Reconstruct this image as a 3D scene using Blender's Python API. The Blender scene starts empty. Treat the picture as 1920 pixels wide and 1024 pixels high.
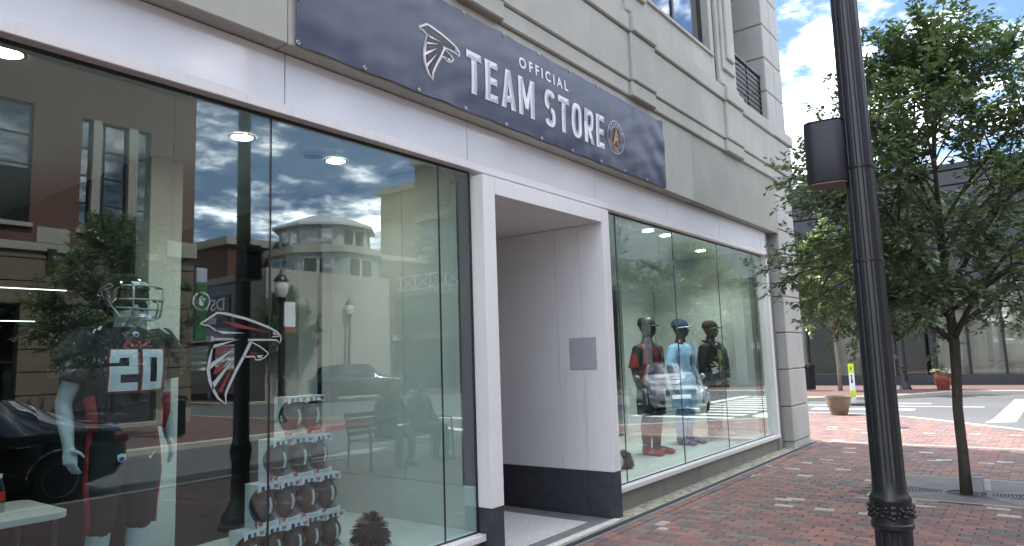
import bpy, bmesh, math, random
from mathutils import Vector, Matrix, Quaternion
from mathutils.bvhtree import BVHTree
random.seed(7)
R = math.radians
SC = bpy.context.scene
COL = SC.collection

# ------------------------------------------------------------------ camera
# facade plane is y = 0, x runs along the shop front, z up; the street lies at y < 0
cam_d = bpy.data.cameras.new('camera')
cam = bpy.data.objects.new('camera', cam_d); COL.objects.link(cam)
cam_d.sensor_width = 36.0
cam_d.lens = 1329.3 / 1920 * 36
cam_d.clip_start = 0.05; cam_d.clip_end = 3000
ax = Vector((0.607, -0.794, -0.033)).normalized()          # camera x axis in the world
az = Vector((-0.791, -0.600, -0.120)); az = (az - ax * az.dot(ax)).normalized()
ay = az.cross(ax)
M = Matrix(((ax.x, ay.x, az.x, 0), (ax.y, ay.y, az.y, -3.61), (ax.z, ay.z, az.z, 1.6), (0, 0, 0, 1)))
cam.matrix_world = M
SC.camera = cam

# ------------------------------------------------------------------ sky and sun
SUN_EL, SUN_AZ = R(57), R(3)            # azimuth measured from +y (behind the shop) towards +x
SUN_DIR = Vector((math.cos(SUN_EL) * math.sin(SUN_AZ), math.cos(SUN_EL) * math.cos(SUN_AZ), math.sin(SUN_EL)))
world = bpy.data.worlds.new('World'); SC.world = world; world.use_nodes = True
wn, wl = world.node_tree.nodes, world.node_tree.links
wn.clear()
def wnode(t, **k):
    n = wn.new(t)
    for a, v in k.items(): setattr(n, a, v)
    return n
sky = wnode('ShaderNodeTexSky', sky_type='NISHITA', sun_disc=False)
sky.sun_elevation = SUN_EL; sky.sun_rotation = SUN_AZ; sky.altitude = 300; sky.air_density = 1.0; sky.dust_density = 0.6; sky.ozone_density = 2.0
tc = wnode('ShaderNodeTexCoord')
sep = wnode('ShaderNodeSeparateXYZ'); wl.new(tc.outputs['Generated'], sep.inputs[0])
def wmath(op, a, b=None, clamp=False):
    n = wnode('ShaderNodeMath', operation=op, use_clamp=clamp)
    for i, v in enumerate((a, b)):
        if v is None: continue
        if isinstance(v, (int, float)): n.inputs[i].default_value = v
        else: wl.new(v, n.inputs[i])
    return n.outputs[0]
zc = wmath('ADD', wmath('MAXIMUM', sep.outputs[2], 0.0), 0.16)
cv = wnode('ShaderNodeCombineXYZ')
wl.new(wmath('DIVIDE', sep.outputs[0], zc), cv.inputs[0]); wl.new(wmath('DIVIDE', sep.outputs[1], zc), cv.inputs[1])
n1 = wnode('ShaderNodeTexNoise'); n1.inputs['Scale'].default_value = 1.5; n1.inputs['Detail'].default_value = 9; n1.inputs['Roughness'].default_value = 0.62
ofs = wnode('ShaderNodeVectorMath', operation='ADD'); wl.new(cv.outputs[0], ofs.inputs[0]); ofs.inputs[1].default_value = (34.9, 1.8, 0.0)
wl.new(ofs.outputs[0], n1.inputs['Vector'])
n2 = wnode('ShaderNodeTexNoise'); n2.inputs['Scale'].default_value = 6.0; n2.inputs['Detail'].default_value = 7; n2.inputs['Roughness'].default_value = 0.6
wl.new(ofs.outputs[0], n2.inputs['Vector'])
m1 = wnode('ShaderNodeMapRange', interpolation_type='SMOOTHSTEP'); m1.inputs['From Min'].default_value = 0.445; m1.inputs['From Max'].default_value = 0.80
wl.new(wmath('ADD', wmath('MULTIPLY', n1.outputs['Fac'], 0.66), wmath('MULTIPLY', n2.outputs['Fac'], 0.38)), m1.inputs['Value'])
mix = wnode('ShaderNodeMix', data_type='RGBA')
wl.new(wmath('MULTIPLY', wmath('POWER', m1.outputs[0], 1.5), 0.92), mix.inputs[0])
dim = wnode('ShaderNodeMix', data_type='RGBA', blend_type='MULTIPLY'); dim.inputs[0].default_value = 1.0; wl.new(sky.outputs[0], dim.inputs[6]); dim.inputs[7].default_value = (0.29, 0.315, 0.345, 1)   # clear air, deeper blue
wl.new(dim.outputs[2], mix.inputs[6]); mix.inputs[7].default_value = (31.0, 30.7, 30.2, 1)
bg = wnode('ShaderNodeBackground'); bg.inputs[1].default_value = 0.15
wl.new(mix.outputs[2], bg.inputs[0])
wo = wnode('ShaderNodeOutputWorld'); wl.new(bg.outputs[0], wo.inputs[0])

sd = bpy.data.lights.new('sun', 'SUN'); sd.energy = 2.0; sd.angle = R(0.53); sd.color = (1.0, 0.955, 0.89)
sun = bpy.data.objects.new('sun', sd); COL.objects.link(sun)
sun.rotation_mode = 'QUATERNION'; sun.rotation_quaternion = SUN_DIR.to_track_quat('Z', 'Y'); sun.location = (0, 0, 40)

vs = SC.view_settings
vs.view_transform = 'Standard'; vs.look = 'None'; vs.exposure = 2.4; vs.gamma = 1.0; vs.use_curve_mapping = False
SC.cycles.use_denoising = True
SC.cycles.max_bounces = 9; SC.cycles.transparent_max_bounces = 24; SC.cycles.glossy_bounces = 5; SC.cycles.diffuse_bounces = 4
SC.cycles.caustics_reflective = False; SC.cycles.caustics_refractive = False
SC.cycles.sample_clamp_indirect = 6.0

# ------------------------------------------------------------------ materials
MATS = {}
class NT:
    def __init__(s, name):
        s.m = bpy.data.materials.new(name); s.m.use_nodes = True
        s.n, s.l = s.m.node_tree.nodes, s.m.node_tree.links
        s.b = s.n['Principled BSDF']; MATS[name] = s.m
    def new(s, t, **k):
        n = s.n.new(t)
        for a, v in k.items(): setattr(n, a, v)
        return n
    def math(s, op, a, b=None, clamp=False):
        n = s.new('ShaderNodeMath', operation=op, use_clamp=clamp)
        for i, v in enumerate((a, b)):
            if v is None: continue
            if isinstance(v, (int, float)): n.inputs[i].default_value = v
            else: s.l.new(v, n.inputs[i])
        return n.outputs[0]
    def coord(s, scale=(1, 1, 1), kind='Object'):
        t = s.new('ShaderNodeTexCoord'); mp = s.new('ShaderNodeMapping'); mp.inputs['Scale'].default_value = scale
        s.l.new(t.outputs[kind], mp.inputs[0]); return mp.outputs[0]
    def noise(s, vec, scale, detail=4, rough=0.55):
        n = s.new('ShaderNodeTexNoise'); n.inputs['Scale'].default_value = scale; n.inputs['Detail'].default_value = detail; n.inputs['Roughness'].default_value = rough
        s.l.new(vec, n.inputs['Vector']); return n.outputs['Fac']
    def ramp(s, fac, stops, interp='LINEAR'):
        n = s.new('ShaderNodeValToRGB'); cr = n.color_ramp; cr.interpolation = interp
        while len(cr.elements) < len(stops): cr.elements.new(0.5)
        for e, (p, c) in zip(cr.elements, stops):
            e.position = p; e.color = (c[0], c[1], c[2], 1) if len(c) == 3 else c
        s.l.new(fac, n.inputs[0]); return n.outputs[0]
    def mix(s, fac, a, b, mode='MIX'):
        n = s.new('ShaderNodeMix', data_type='RGBA', blend_type=mode)
        for i, v in ((0, fac), (6, a), (7, b)):
            if isinstance(v, (int, float)): n.inputs[i].default_value = v
            elif isinstance(v, tuple): n.inputs[i].default_value = (v[0], v[1], v[2], 1)
            else: s.l.new(v, n.inputs[i])
        return n.outputs[2]
    def bump(s, h, strength=0.2, dist=0.01):
        n = s.new('ShaderNodeBump'); n.inputs['Strength'].default_value = strength; n.inputs['Distance'].default_value = dist
        s.l.new(h, n.inputs['Height']); s.l.new(n.outputs[0], s.b.inputs['Normal'])
    def set(s, color=None, rough=None, metal=None, spec=None, coat=None):
        for k, v in (('Base Color', color), ('Roughness', rough), ('Metallic', metal), ('Specular IOR Level', spec), ('Coat Weight', coat)):
            if v is None: continue
            if isinstance(v, (int, float)): s.b.inputs[k].default_value = v
            elif isinstance(v, tuple): s.b.inputs[k].default_value = (v[0], v[1], v[2], 1)
            else: s.l.new(v, s.b.inputs[k])
        return s

def plain(name, color, rough=0.6, metal=0.0, var=0.12, scale=6.0, bump=0.0, spec=0.5, coat=0.0):
    """one colour with faint uneven tone and roughness"""
    t = NT(name); v = t.coord(); f = t.noise(v, scale, 5)
    dark = tuple(c * (1 - var) for c in color); lite = tuple(min(1, c * (1 + var)) for c in color)
    t.set(color=t.ramp(f, [(0.3, dark), (0.7, lite)]), metal=metal, spec=spec, coat=coat)
    r = t.new('ShaderNodeMapRange'); r.inputs['To Min'].default_value = max(0.02, rough - 0.08); r.inputs['To Max'].default_value = min(1, rough + 0.08)
    t.l.new(f, r.inputs['Value']); t.l.new(r.outputs[0], t.b.inputs['Roughness'])
    if bump: t.bump(t.noise(v, scale * 14, 6), bump, 0.005)
    return t.m

def concrete(name, color, streak=0.35, grain=160, bump=0.25):
    t = NT(name); v = t.coord()
    big = t.noise(v, 0.9, 6, 0.6); fine = t.noise(v, grain, 3, 0.7)
    st = t.noise(t.coord((2.2, 2.2, 0.5)), 1.4, 8, 0.7)
    c = t.ramp(big, [(0.3, tuple(x * 0.86 for x in color)), (0.7, tuple(x * 1.1 for x in color))])
    c = t.mix(t.ramp(st, [(0.46, (0, 0, 0)), (0.72, (streak,) * 3)]), c, tuple(x * 0.55 for x in color))
    c = t.mix(0.35, c, t.ramp(fine, [(0.3, (0.35,) * 3), (0.7, (0.65,) * 3)]), 'OVERLAY')
    t.set(color=c, rough=0.88, spec=0.25); t.bump(fine, bump, 0.004)
    return t.m

def brickwall(name, c1, c2, mortar, bw=0.2, bh=0.067, groove=None):
    t = NT(name); tcn = t.new('ShaderNodeTexCoord'); sp = t.new('ShaderNodeSeparateXYZ'); t.l.new(tcn.outputs['Object'], sp.inputs[0])
    cb = t.new('ShaderNodeCombineXYZ'); t.l.new(t.math('ADD', sp.outputs[0], sp.outputs[1]), cb.inputs[0]); t.l.new(sp.outputs[2], cb.inputs[1])
    br = t.new('ShaderNodeTexBrick'); br.inputs['Scale'].default_value = 1.0
    br.inputs['Brick Width'].default_value = bw; br.inputs['Row Height'].default_value = bh; br.inputs['Mortar Size'].default_value = 0.006
    br.inputs['Color1'].default_value = (*c1, 1); br.inputs['Color2'].default_value = (*c2, 1); br.inputs['Mortar'].default_value = (*mortar, 1)
    t.l.new(cb.outputs[0], br.inputs['Vector'])
    big = t.noise(t.coord(), 0.5, 5)
    t.set(color=t.mix(0.5, br.outputs[0], t.ramp(big, [(0.3, (0.4,) * 3), (0.7, (0.6,) * 3)]), 'OVERLAY'), rough=0.85, spec=0.2)
    t.bump(br.outputs['Fac'], -0.4, 0.006)
    return t.m

def glassmat(name, tint, f0=0.15, extra=0.75, rough=0.0, wavy=0.0):
    """clear architectural pane: transmits with a tint, mirrors more towards grazing view"""
    t = NT(name); t.n.remove(t.b)
    lw = t.new('ShaderNodeLayerWeight'); lw.inputs['Blend'].default_value = 0.5
    f = t.math('ADD', f0, t.math('MULTIPLY', t.math('POWER', lw.outputs['Facing'], 3.2), extra), True)
    tr = t.new('ShaderNodeBsdfTransparent'); tr.inputs[0].default_value = (*tint, 1)
    gl = t.new('ShaderNodeBsdfGlossy'); gl.inputs[0].default_value = (0.96, 0.98, 1.0, 1); gl.inputs['Roughness'].default_value = rough
    if wavy:
        bn = t.new('ShaderNodeBump'); bn.inputs['Strength'].default_value = 0.05; bn.inputs['Distance'].default_value = wavy; t.l.new(t.noise(t.coord((1, 1, .6)), 1.7, 1, .4), bn.inputs['Height']); t.l.new(bn.outputs[0], gl.inputs['Normal'])
    mx = t.new('ShaderNodeMixShader'); t.l.new(f, mx.inputs[0]); t.l.new(tr.outputs[0], mx.inputs[1]); t.l.new(gl.outputs[0], mx.inputs[2])
    t.l.new(mx.outputs[0], t.n['Material Output'].inputs[0])
    return t.m

def emit(name, color, strength):
    t = NT(name); t.set(color=(0.8, 0.8, 0.8)); t.b.inputs['Emission Color'].default_value = (*color, 1); t.b.inputs['Emission Strength'].default_value = strength
    return t.m

M_CONC = concrete('concrete_facade', (0.455, 0.46, 0.42), streak=0.22)
M_EIFS = concrete('stucco_green_grey', (0.37, 0.385, 0.345), streak=0.12, grain=220)
M_PIER = concrete('concrete_pier', (0.46, 0.465, 0.445), streak=0.18)
M_BASE = concrete('concrete_base', (0.28, 0.275, 0.25), streak=0.5)
t = NT('concrete_strip'); f = t.noise(t.coord(), 9, 8, .7); t.set(color=t.ramp(f, [(.32, (.10, .095, .075)), (.45, (.30, .29, .23)), (.6, (.46, .44, .35)), (.75, (.36, .35, .28))]), rough=.95, spec=.2); t.bump(f, .7, .02); M_STRIP = t.m
M_FASCIA = plain('white_back_painted_glass', (0.74, 0.765, 0.80), 0.10, var=0.03, scale=2, spec=0.5, coat=0.15)
def streaked(name, color):
    t = NT(name); st = t.noise(t.coord((22, 22, 0.7)), 2.0, 7, 0.7); big = t.noise(t.coord(), 1.5, 4)
    c = t.ramp(big, [(0.3, tuple(x * 0.95 for x in color)), (0.7, color)])
    t.set(color=t.mix(t.ramp(st, [(0.52, (0, 0, 0)), (0.75, (0.4,) * 3)]), c, tuple(x * 0.68 for x in color)), rough=0.42)
    return t.m
M_FRAME = streaked('white_metal_frame', (0.78, 0.77, 0.775))
M_PORTAL = streaked('white_portal_panel', (0.82, 0.815, 0.82))
M_SLATE = plain('dark_slate', (0.045, 0.048, 0.058), 0.5, var=0.25, scale=9, bump=0.1)
M_SEAL = plain('black_rubber', (0.012, 0.016, 0.018), 0.5)
M_ALU = plain('aluminium', (0.45, 0.45, 0.46), 0.45, 0.6, var=0.1, scale=30)
M_DARKGRATE = plain('drain_iron', (0.07, 0.075, 0.08), 0.55, 0.4, var=0.3, scale=20)
M_GLASS = glassmat('shop_glass', (0.82, 0.925, 0.925), 0.08, 0.8, wavy=0.010)
M_WINGLASS = glassmat('upper_window_glass', (0.70, 0.78, 0.82), 0.22, 0.6)
M_BLIND = plain('white_blind', (0.70, 0.74, 0.80), 0.6, var=0.05)
M_BLACKMETAL = plain('black_metal', (0.018, 0.019, 0.022), 0.42, 0.2, var=0.2, scale=12)
M_BANNER = None
M_WHITE = plain('white_print', (0.80, 0.80, 0.84), 0.5, var=0.03)
M_LETTER = plain('letter_face_white', (0.80, 0.80, 0.85), 0.5, var=0.03)
M_LETTERB = plain('letter_bevel_grey', (0.46, 0.46, 0.55), 0.5, var=0.05)
M_SILVER = plain('silver_print', (0.42, 0.43, 0.50), 0.45, var=0.05)
M_RED = plain('dark_red_print', (0.33, 0.025, 0.035), 0.5, var=0.08)
M_MAROON = plain('maroon_print', (0.09, 0.03, 0.06), 0.5, var=0.08)
M_INK = plain('black_print', (0.012, 0.013, 0.018), 0.5)
M_GOLD = plain('gold_print', (0.38, 0.30, 0.16), 0.5)

# ------------------------------------------------------------------ mesh helpers
class MB:
    """collects shapes and links them as one mesh object"""
    def __init__(s): s.v, s.f, s.mi = [], [], []
    def add(s, vs, fs, mi=0):
        o = len(s.v); s.v.extend([tuple(p) for p in vs]); s.f.extend([tuple(i + o for i in f) for f in fs]); s.mi.extend([mi] * len(fs)); return s
    def box(s, x0, x1, y0, y1, z0, z1, mi=0, m=None):
        vs = [Vector(p) for p in ((x0, y0, z0), (x1, y0, z0), (x1, y1, z0), (x0, y1, z0), (x0, y0, z1), (x1, y0, z1), (x1, y1, z1), (x0, y1, z1))]
        if m is not None: vs = [m @ p for p in vs]
        return s.add(vs, [(0, 3, 2, 1), (4, 5, 6, 7), (0, 1, 5, 4), (1, 2, 6, 5), (2, 3, 7, 6), (3, 0, 4, 7)], mi)
    def cbox(s, x0, x1, y0, y1, z0, z1, c=0.004, mi=0, m=None):
        """box with chamfered edges"""
        xs, ys, zs = (x0, x1), (y0, y1), (z0, z1)
        vs = []
        for i in (0, 1):
            for j in (0, 1):
                for k in (0, 1):
                    p = Vector((xs[i], ys[j], zs[k])); d = Vector((c if i == 0 else -c, c if j == 0 else -c, c if k == 0 else -c))
                    vs += [p + Vector((0, d.y, d.z)), p + Vector((d.x, 0, d.z)), p + Vector((d.x, d.y, 0))]
        if m is not None: vs = [m @ p for p in vs]
        I = lambda i, j, k, a: (i * 4 + j * 2 + k) * 3 + a
        fs = []
        for i in (0, 1):
            q = [I(i, 0, 0, 0), I(i, 1, 0, 0), I(i, 1, 1, 0), I(i, 0, 1, 0)]; fs.append(tuple(q if i else q[::-1]))
            q = [I(0, i, 0, 1), I(1, i, 0, 1), I(1, i, 1, 1), I(0, i, 1, 1)]; fs.append(tuple(q[::-1] if i else q))
            q = [I(0, 0, i, 2), I(1, 0, i, 2), I(1, 1, i, 2), I(0, 1, i, 2)]; fs.append(tuple(q if i else q[::-1]))
        for a in (0, 1):
            for b in (0, 1):
                q = [I(a, b, 0, 0), I(a, b, 1, 0), I(a, b, 1, 1), I(a, b, 0, 1)]; fs.append(tuple(q if (a + b) % 2 == 0 else q[::-1]))
                q = [I(a, 0, b, 0), I(a, 1, b, 0), I(a, 1, b, 2), I(a, 0, b, 2)]; fs.append(tuple(q if (a + b) % 2 else q[::-1]))
                q = [I(0, a, b, 1), I(1, a, b, 1), I(1, a, b, 2), I(0, a, b, 2)]; fs.append(tuple(q if (a + b) % 2 == 0 else q[::-1]))
        for i in (0, 1):
            for j in (0, 1):
                for k in (0, 1):
                    q = (I(i, j, k, 0), I(i, j, k, 1), I(i, j, k, 2)); fs.append(q if (i + j + k) % 2 else q[::-1])
        return s.add(vs, fs, mi)
    def prism(s, pts, a, b, axis='y', mi=0):
        """polygon pts (2D) extruded from a to b along an axis"""
        def P(u, v, w): return {'y': (u, w, v), 'x': (w, u, v), 'z': (u, v, w)}[axis]
        n = len(pts); vs = [P(u, v, a) for u, v in pts] + [P(u, v, b) for u, v in pts]
        fs = [tuple(range(n)), tuple(range(2 * n - 1, n - 1, -1))] + [(i, i + n, (i + 1) % n + n, (i + 1) % n) for i in range(n)]
        return s.add(vs, fs, mi)
    def tube(s, pts, rad, n=8, mi=0, cap=True, closed=False):
        pts = [Vector(p) for p in pts]; k = len(pts)
        rad = rad if isinstance(rad, (list, tuple)) else [rad] * k
        prev = None; vs = []
        for i, p in enumerate(pts):
            if closed: d = pts[(i + 1) % k] - pts[i - 1]
            else: d = pts[min(i + 1, k - 1)] - pts[max(i - 1, 0)]
            d = d.normalized() if d.length > 1e-9 else Vector((0, 0, 1))
            if prev is None:
                u = d.orthogonal().normalized()
            else:
                u = prev - d * prev.dot(d); u = u.normalized() if u.length > 1e-6 else d.orthogonal().normalized()
            prev = u; w = d.cross(u)
            r = rad[i]; rx, ry = (r if isinstance(r, (tuple, list)) else (r, r))
            vs += [p + u * math.cos(a) * rx + w * math.sin(a) * ry for a in (2 * math.pi * j / n for j in range(n))]
        fs = []
        for i in range(k if closed else k - 1):
            i2 = (i + 1) % k
            fs += [(i * n + j, i * n + (j + 1) % n, i2 * n + (j + 1) % n, i2 * n + j) for j in range(n)]
        if cap and not closed: fs += [tuple(range(n - 1, -1, -1)), tuple(range((k - 1) * n, k * n))]
        return s.add(vs, fs, mi)
    def lathe(s, prof, n=24, c=(0, 0, 0), mi=0, flute=None, m=None, cap=True):
        """prof: list of (radius, z); flute(z, angle) -> radius factor"""
        vs = []
        for r, z in prof:
            for j in range(n):
                a = 2 * math.pi * j / n; q = r * (flute(z, a) if flute else 1)
                p = Vector((c[0] + q * math.cos(a), c[1] + q * math.sin(a), c[2] + z)); vs.append(m @ p if m is not None else p)
        k = len(prof)
        fs = [(i * n + j, i * n + (j + 1) % n, (i + 1) * n + (j + 1) % n, (i + 1) * n + j) for i in range(k - 1) for j in range(n)]
        if cap: fs += [tuple(range(n - 1, -1, -1)), tuple(range((k - 1) * n, k * n))]
        return s.add(vs, fs, mi)
    def rings(s, rings, mi=0, cap=True):
        """loft through rings of equal point counts"""
        n = len(rings[0]); vs = [p for r in rings for p in r]; k = len(rings)
        fs = [(i * n + j, i * n + (j + 1) % n, (i + 1) * n + (j + 1) % n, (i + 1) * n + j) for i in range(k - 1) for j in range(n)]
        if cap: fs += [tuple(range(n - 1, -1, -1)), tuple(range((k - 1) * n, k * n))]
        return s.add(vs, fs, mi)
    def mesh(s, name, mats, smooth=False, fix=True):
        me = bpy.data.meshes.new(name); me.from_pydata(s.v, [], s.f)
        for mm in (mats if isinstance(mats, (list, tuple)) else [mats]): me.materials.append(mm)
        if any(s.mi): me.polygons.foreach_set('material_index', s.mi)
        if fix:
            bm = bmesh.new(); bm.from_mesh(me); bmesh.ops.recalc_face_normals(bm, faces=bm.faces); bm.to_mesh(me); bm.free()
        if smooth:
            me.polygons.foreach_set('use_smooth', [True] * len(me.polygons))
            if smooth != 'all': me.set_sharp_from_angle(angle=R(smooth if isinstance(smooth, (int, float)) and smooth > 1 else 40))
        me.update(); return me
    def build(s, name, mats, parent=None, smooth=False, fix=True):
        return link(name, s.mesh(name, mats, smooth, fix), parent)

def link(name, me, parent=None):
    o = bpy.data.objects.new(name, me); COL.objects.link(o)
    if parent is not None: o.parent = parent
    return o
def tag(o, label, cat=None, group=None):
    o['label'] = label
    if cat: o['category'] = cat
    if group: o['group'] = group
    return o
def thing(name, label, cat, loc=(0, 0, 0), rz=0.0, group=None):
    o = bpy.data.objects.new(name, None); COL.objects.link(o); o.empty_display_size = 0.1
    o.location = loc; o.rotation_euler = (0, 0, rz)
    return tag(o, label, cat, group)
def struct(o): o['kind'] = 'structure'; return o
def stuff(o): o['kind'] = 'stuff'; return o
def copy_tree(o, parent=None):
    c = o.copy(); COL.objects.link(c); c.parent = parent
    for ch in list(o.children): copy_tree(ch, c)
    return c
def evaluated(o):
    dg = bpy.context.evaluated_depsgraph_get()
    return bpy.data.meshes.new_from_object(o.evaluated_get(dg))
def textmesh(body, size, bold=0.0, xscale=1.0, extrude=0.0, bevel=0.0, spacing=1.0, align='LEFT'):
    """lettering as a mesh in the x-z plane, facing -y, baseline at z = 0"""
    c = bpy.data.curves.new('lettering', 'FONT'); c.body = body; c.size = size; c.offset = bold; c.extrude = extrude; c.bevel_depth = bevel
    c.space_character = spacing; c.align_x = align; c.resolution_u = 3; c.bevel_resolution = 0
    o = bpy.data.objects.new('lettering', c); COL.objects.link(o)
    bpy.context.view_layer.update()
    me = evaluated(o); bpy.data.objects.remove(o); bpy.data.curves.remove(c)
    me.transform(Matrix.Rotation(R(90), 4, 'X') @ Matrix.Diagonal((xscale, 1, 1, 1)))
    return me
def bounds(me):
    xs = [v.co.x for v in me.vertices]; zs = [v.co.z for v in me.vertices]
    return min(xs), max(xs), min(zs), max(zs)
def fit(me, x0, x1, z0, z1, y):
    a, b, c, d = bounds(me); sx = (x1 - x0) / (b - a); sz = (z1 - z0) / (d - c)
    me.transform(Matrix.Translation((x0 - a * sx, y, z0 - c * sz)) @ Matrix.Diagonal((sx, 1, sz, 1)))
    return me
def setmat(me, *m):
    me.materials.clear()
    for q in m: me.materials.append(q)
    return me
# ================================================================== THE SHOP BUILDING
shop = thing('shop_building', 'grey concrete corner building with glass shop front and white entrance portal', 'building', (0, 0, 0))
GY = 0.139                                  # outer face of the shop glass
X0, X1 = -9.0, 13.15                        # building ends
# --- stone base, frames, fascia panels
def wallpart(name, mat, *boxes, parent=shop, c=0.004):
    mb = MB()
    for b in boxes: mb.cbox(*b, c=c)
    return mb.build(name, mat, parent)
wallpart('base_course', M_BASE, (X0, 4.404, .13, .40, -.02, .196)); wallpart('base_course', M_BASE, (6.472, 12.2, .13, .40, -.02, .196))
wallpart('sill', M_FRAME, (X0, 4.400, .057, .20, .200, .252)); wallpart('sill', M_FRAME, (6.474, 11.865, .057, .20, .200, .252))
wallpart('head_frame', M_FRAME, (X0, 11.865, .060, .24, 3.156, 3.222))
wallpart('end_frame', M_FRAME, (11.765, 11.865, .060, .24, .254, 3.153))
wallpart('metal_trim', M_ALU, (11.90, 11.95, .085, .16, .0, 3.553))
wallpart('infill_panel', M_BASE, (11.868, 12.22, .125, .4, .0, 3.556))
fx = [-6.05, -4.33, -2.6, -.88, .84, 2.565, 4.306, 6.34, 8.07, 9.81, 11.60, 11.862]
for a, b in zip(fx, fx[1:]):
    wallpart('fascia_panel', M_FASCIA, (a + .004, b - .004, .072, .10, 3.226, 3.553), c=.002)
wallpart('fascia_backing', M_SEAL, (X0, 11.865, .104, .16, 3.225, 3.555))
# --- glass panes with dark joints
def pane(xa, xb, name='glass_pane', mat=M_GLASS, y=GY, za=.254, zb=3.154):
    return MB().box(xa, xb, y, y + .008, za, zb).build(name, mat, shop)
def joint(x, w=.009):
    return MB().box(x - w / 2, x + w / 2, GY - .001, GY + .010, .255, 3.153).build('glass_joint', M_SEAL, shop)
for xs in ([-6.5, -5.0, -3.5, -1.99, -.49, 1.01, 2.515, 4.022, 4.396], [6.48, 6.857, 8.342, 9.828, 11.345, 11.76]):
    for a, b in zip(xs, xs[1:]): pane(a + .006, b - .006)
    for x in xs[1:-1]: joint(x)
for (xa, xb) in ((-6.5, 4.396), (6.48, 11.76)):
    MB().box(xa, xb, GY - .004, GY + .012, .252, .262).build('glazing_bead', M_SEAL, shop)
    MB().box(xa, xb, GY - .004, GY + .012, 3.138, 3.156).build('glazing_bead', M_SEAL, shop)
MB().box(4.388, 4.402, GY - .004, GY + .012, .262, 3.138).build('glazing_bead', M_SEAL, shop)
MB().box(6.474, 6.486, GY - .004, GY + .012, .262, 3.138).build('glazing_bead', M_SEAL, shop)
# --- entrance portal
portal = link('entrance_portal', MB().cbox(4.404, 4.560, 0, .30, .447, 3.118, c=.003).mesh('entrance_portal', M_PORTAL), shop)
wallpart('jamb', M_PORTAL, (6.330, 6.472, 0, .30, .447, 3.118), parent=portal, c=.003)
wallpart('lintel', M_PORTAL, (4.564, 6.326, .001, .30, 2.972, 3.118), parent=portal, c=.003)
wallpart('jamb_base', M_SLATE, (4.406, 4.558, .002, .30, -.01, .444), parent=portal, c=.002)
wallpart('jamb_base', M_SLATE, (6.332, 6.470, .002, .30, -.01, .444), parent=portal, c=.002)
# recess: side panels, soffit, floor mat
for xa, xb, s in ((6.330, 6.40, 1), (4.49, 4.560, -1)):
    wallpart('reveal_panel', M_PORTAL, (xa, xb, .304, .600, .447, 2.970), parent=portal, c=.002)
    wallpart('reveal_panel', M_PORTAL, (xa, xb, .604, 2.2, .447, 2.970), parent=portal, c=.002)
    wallpart('reveal_base', M_SLATE, (xa, xb, .304, .930, -.01, .444), parent=portal, c=.002)
    wallpart('reveal_base', M_SLATE, (xa, xb, .934, 2.2, -.01, .444), parent=portal, c=.002)
M_RECESS = plain('intercom_recess', (0.42, 0.43, 0.46), 0.35, var=0.05)
q = wallpart('wall_plate', M_RECESS, (6.3265, 6.335, .144, .457, 1.467, 1.787), parent=portal, c=.001)
mb = MB()
for z in (1.462, 1.787): mb.box(6.3255, 6.334, .139, .462, z, z + .005)
for y in (.139, .457): mb.box(6.3255, 6.334, y, y + .005, 1.467, 1.787)
mb.build('plate_frame', M_ALU, portal)
wallpart('soffit', M_PORTAL, (4.49, 6.40, .302, 2.2, 2.974, 3.03), parent=portal)
wallpart('threshold_floor', plain('entrance_stone', (.20, .20, .20), .6, var=.2, scale=8), (4.562, 6.328, .03, 2.2, -.05, -.002), parent=portal)
mb = MB()
for k in range(34):
    y = .17 + k * .036; mb.cbox(4.62, 6.06, y, y + .026, -.001, .009, c=.003)
stuff(mb.build('entrance_mat', plain('mat_grey', (.62, .61, .59), .6, var=.1, scale=20), portal))
wallpart('threshold_bar', plain('threshold_plate', (.66, .65, .62), .5, var=.15, scale=12), (4.40, 6.345, -.045, .028, -.03, .006), parent=portal)
# glazed door at the back of the recess
door = link('door', MB().box(4.56, 6.33, 2.2, 2.25, 2.45, 2.97).mesh('door', M_BLACKMETAL), shop)
mb = MB()
for x in (4.56, 5.42, 5.48, 6.27): mb.box(x, x + .06, 2.2, 2.25, 0, 2.45)
mb.box(4.56, 6.33, 2.201, 2.249, 0, .12); mb.build('door_frame', M_BLACKMETAL, door)
MB().box(4.62, 5.42, 2.22, 2.23, .12, 2.45).build('door_glass', M_GLASS, door); MB().box(5.54, 6.27, 2.22, 2.23, .12, 2.45).build('door_glass', M_GLASS, door)
MB().tube([(5.36, 2.15, .9), (5.36, 2.15, 1.5)], .014).build('handle', M_ALU, door)
# --- concrete wall over the shop front
wallpart('lower_wall', M_CONC, (X0, 2.50, -.05, .35, 3.560, 4.48), c=.008)
wallpart('lower_wall', M_CONC, (2.503, 8.695, -.05, .35, 3.560, 4.48), c=.006)
wallpart('stucco_panel', M_EIFS, (8.70, 12.19, -.047, .35, 3.562, 4.48), c=.003)
pil = [(-4.75, -4.15), (-1.85, -1.25), (1.10, 1.70), (4.02, 4.62), (6.95, 7.55), (9.86, 10.56)]
def band(z0, z1, y, ypil, mat=M_CONC):
    edges = [X0]
    for a, b in pil: edges += [a, b]
    edges.append(12.16)
    for i, (a, b) in enumerate(zip(edges, edges[1:])):
        yy = ypil if i % 2 else y
        wallpart('cornice_block' if i % 2 else 'cornice_band', mat, (a + .002, b - .002, yy, .35, z0 + .002, z1 - .002), c=.014)
band(4.48, 4.66, -.085, -.125)
band(4.66, 5.23, -.105, -.145)
band(5.23, 5.45, -.135, -.18)
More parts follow.
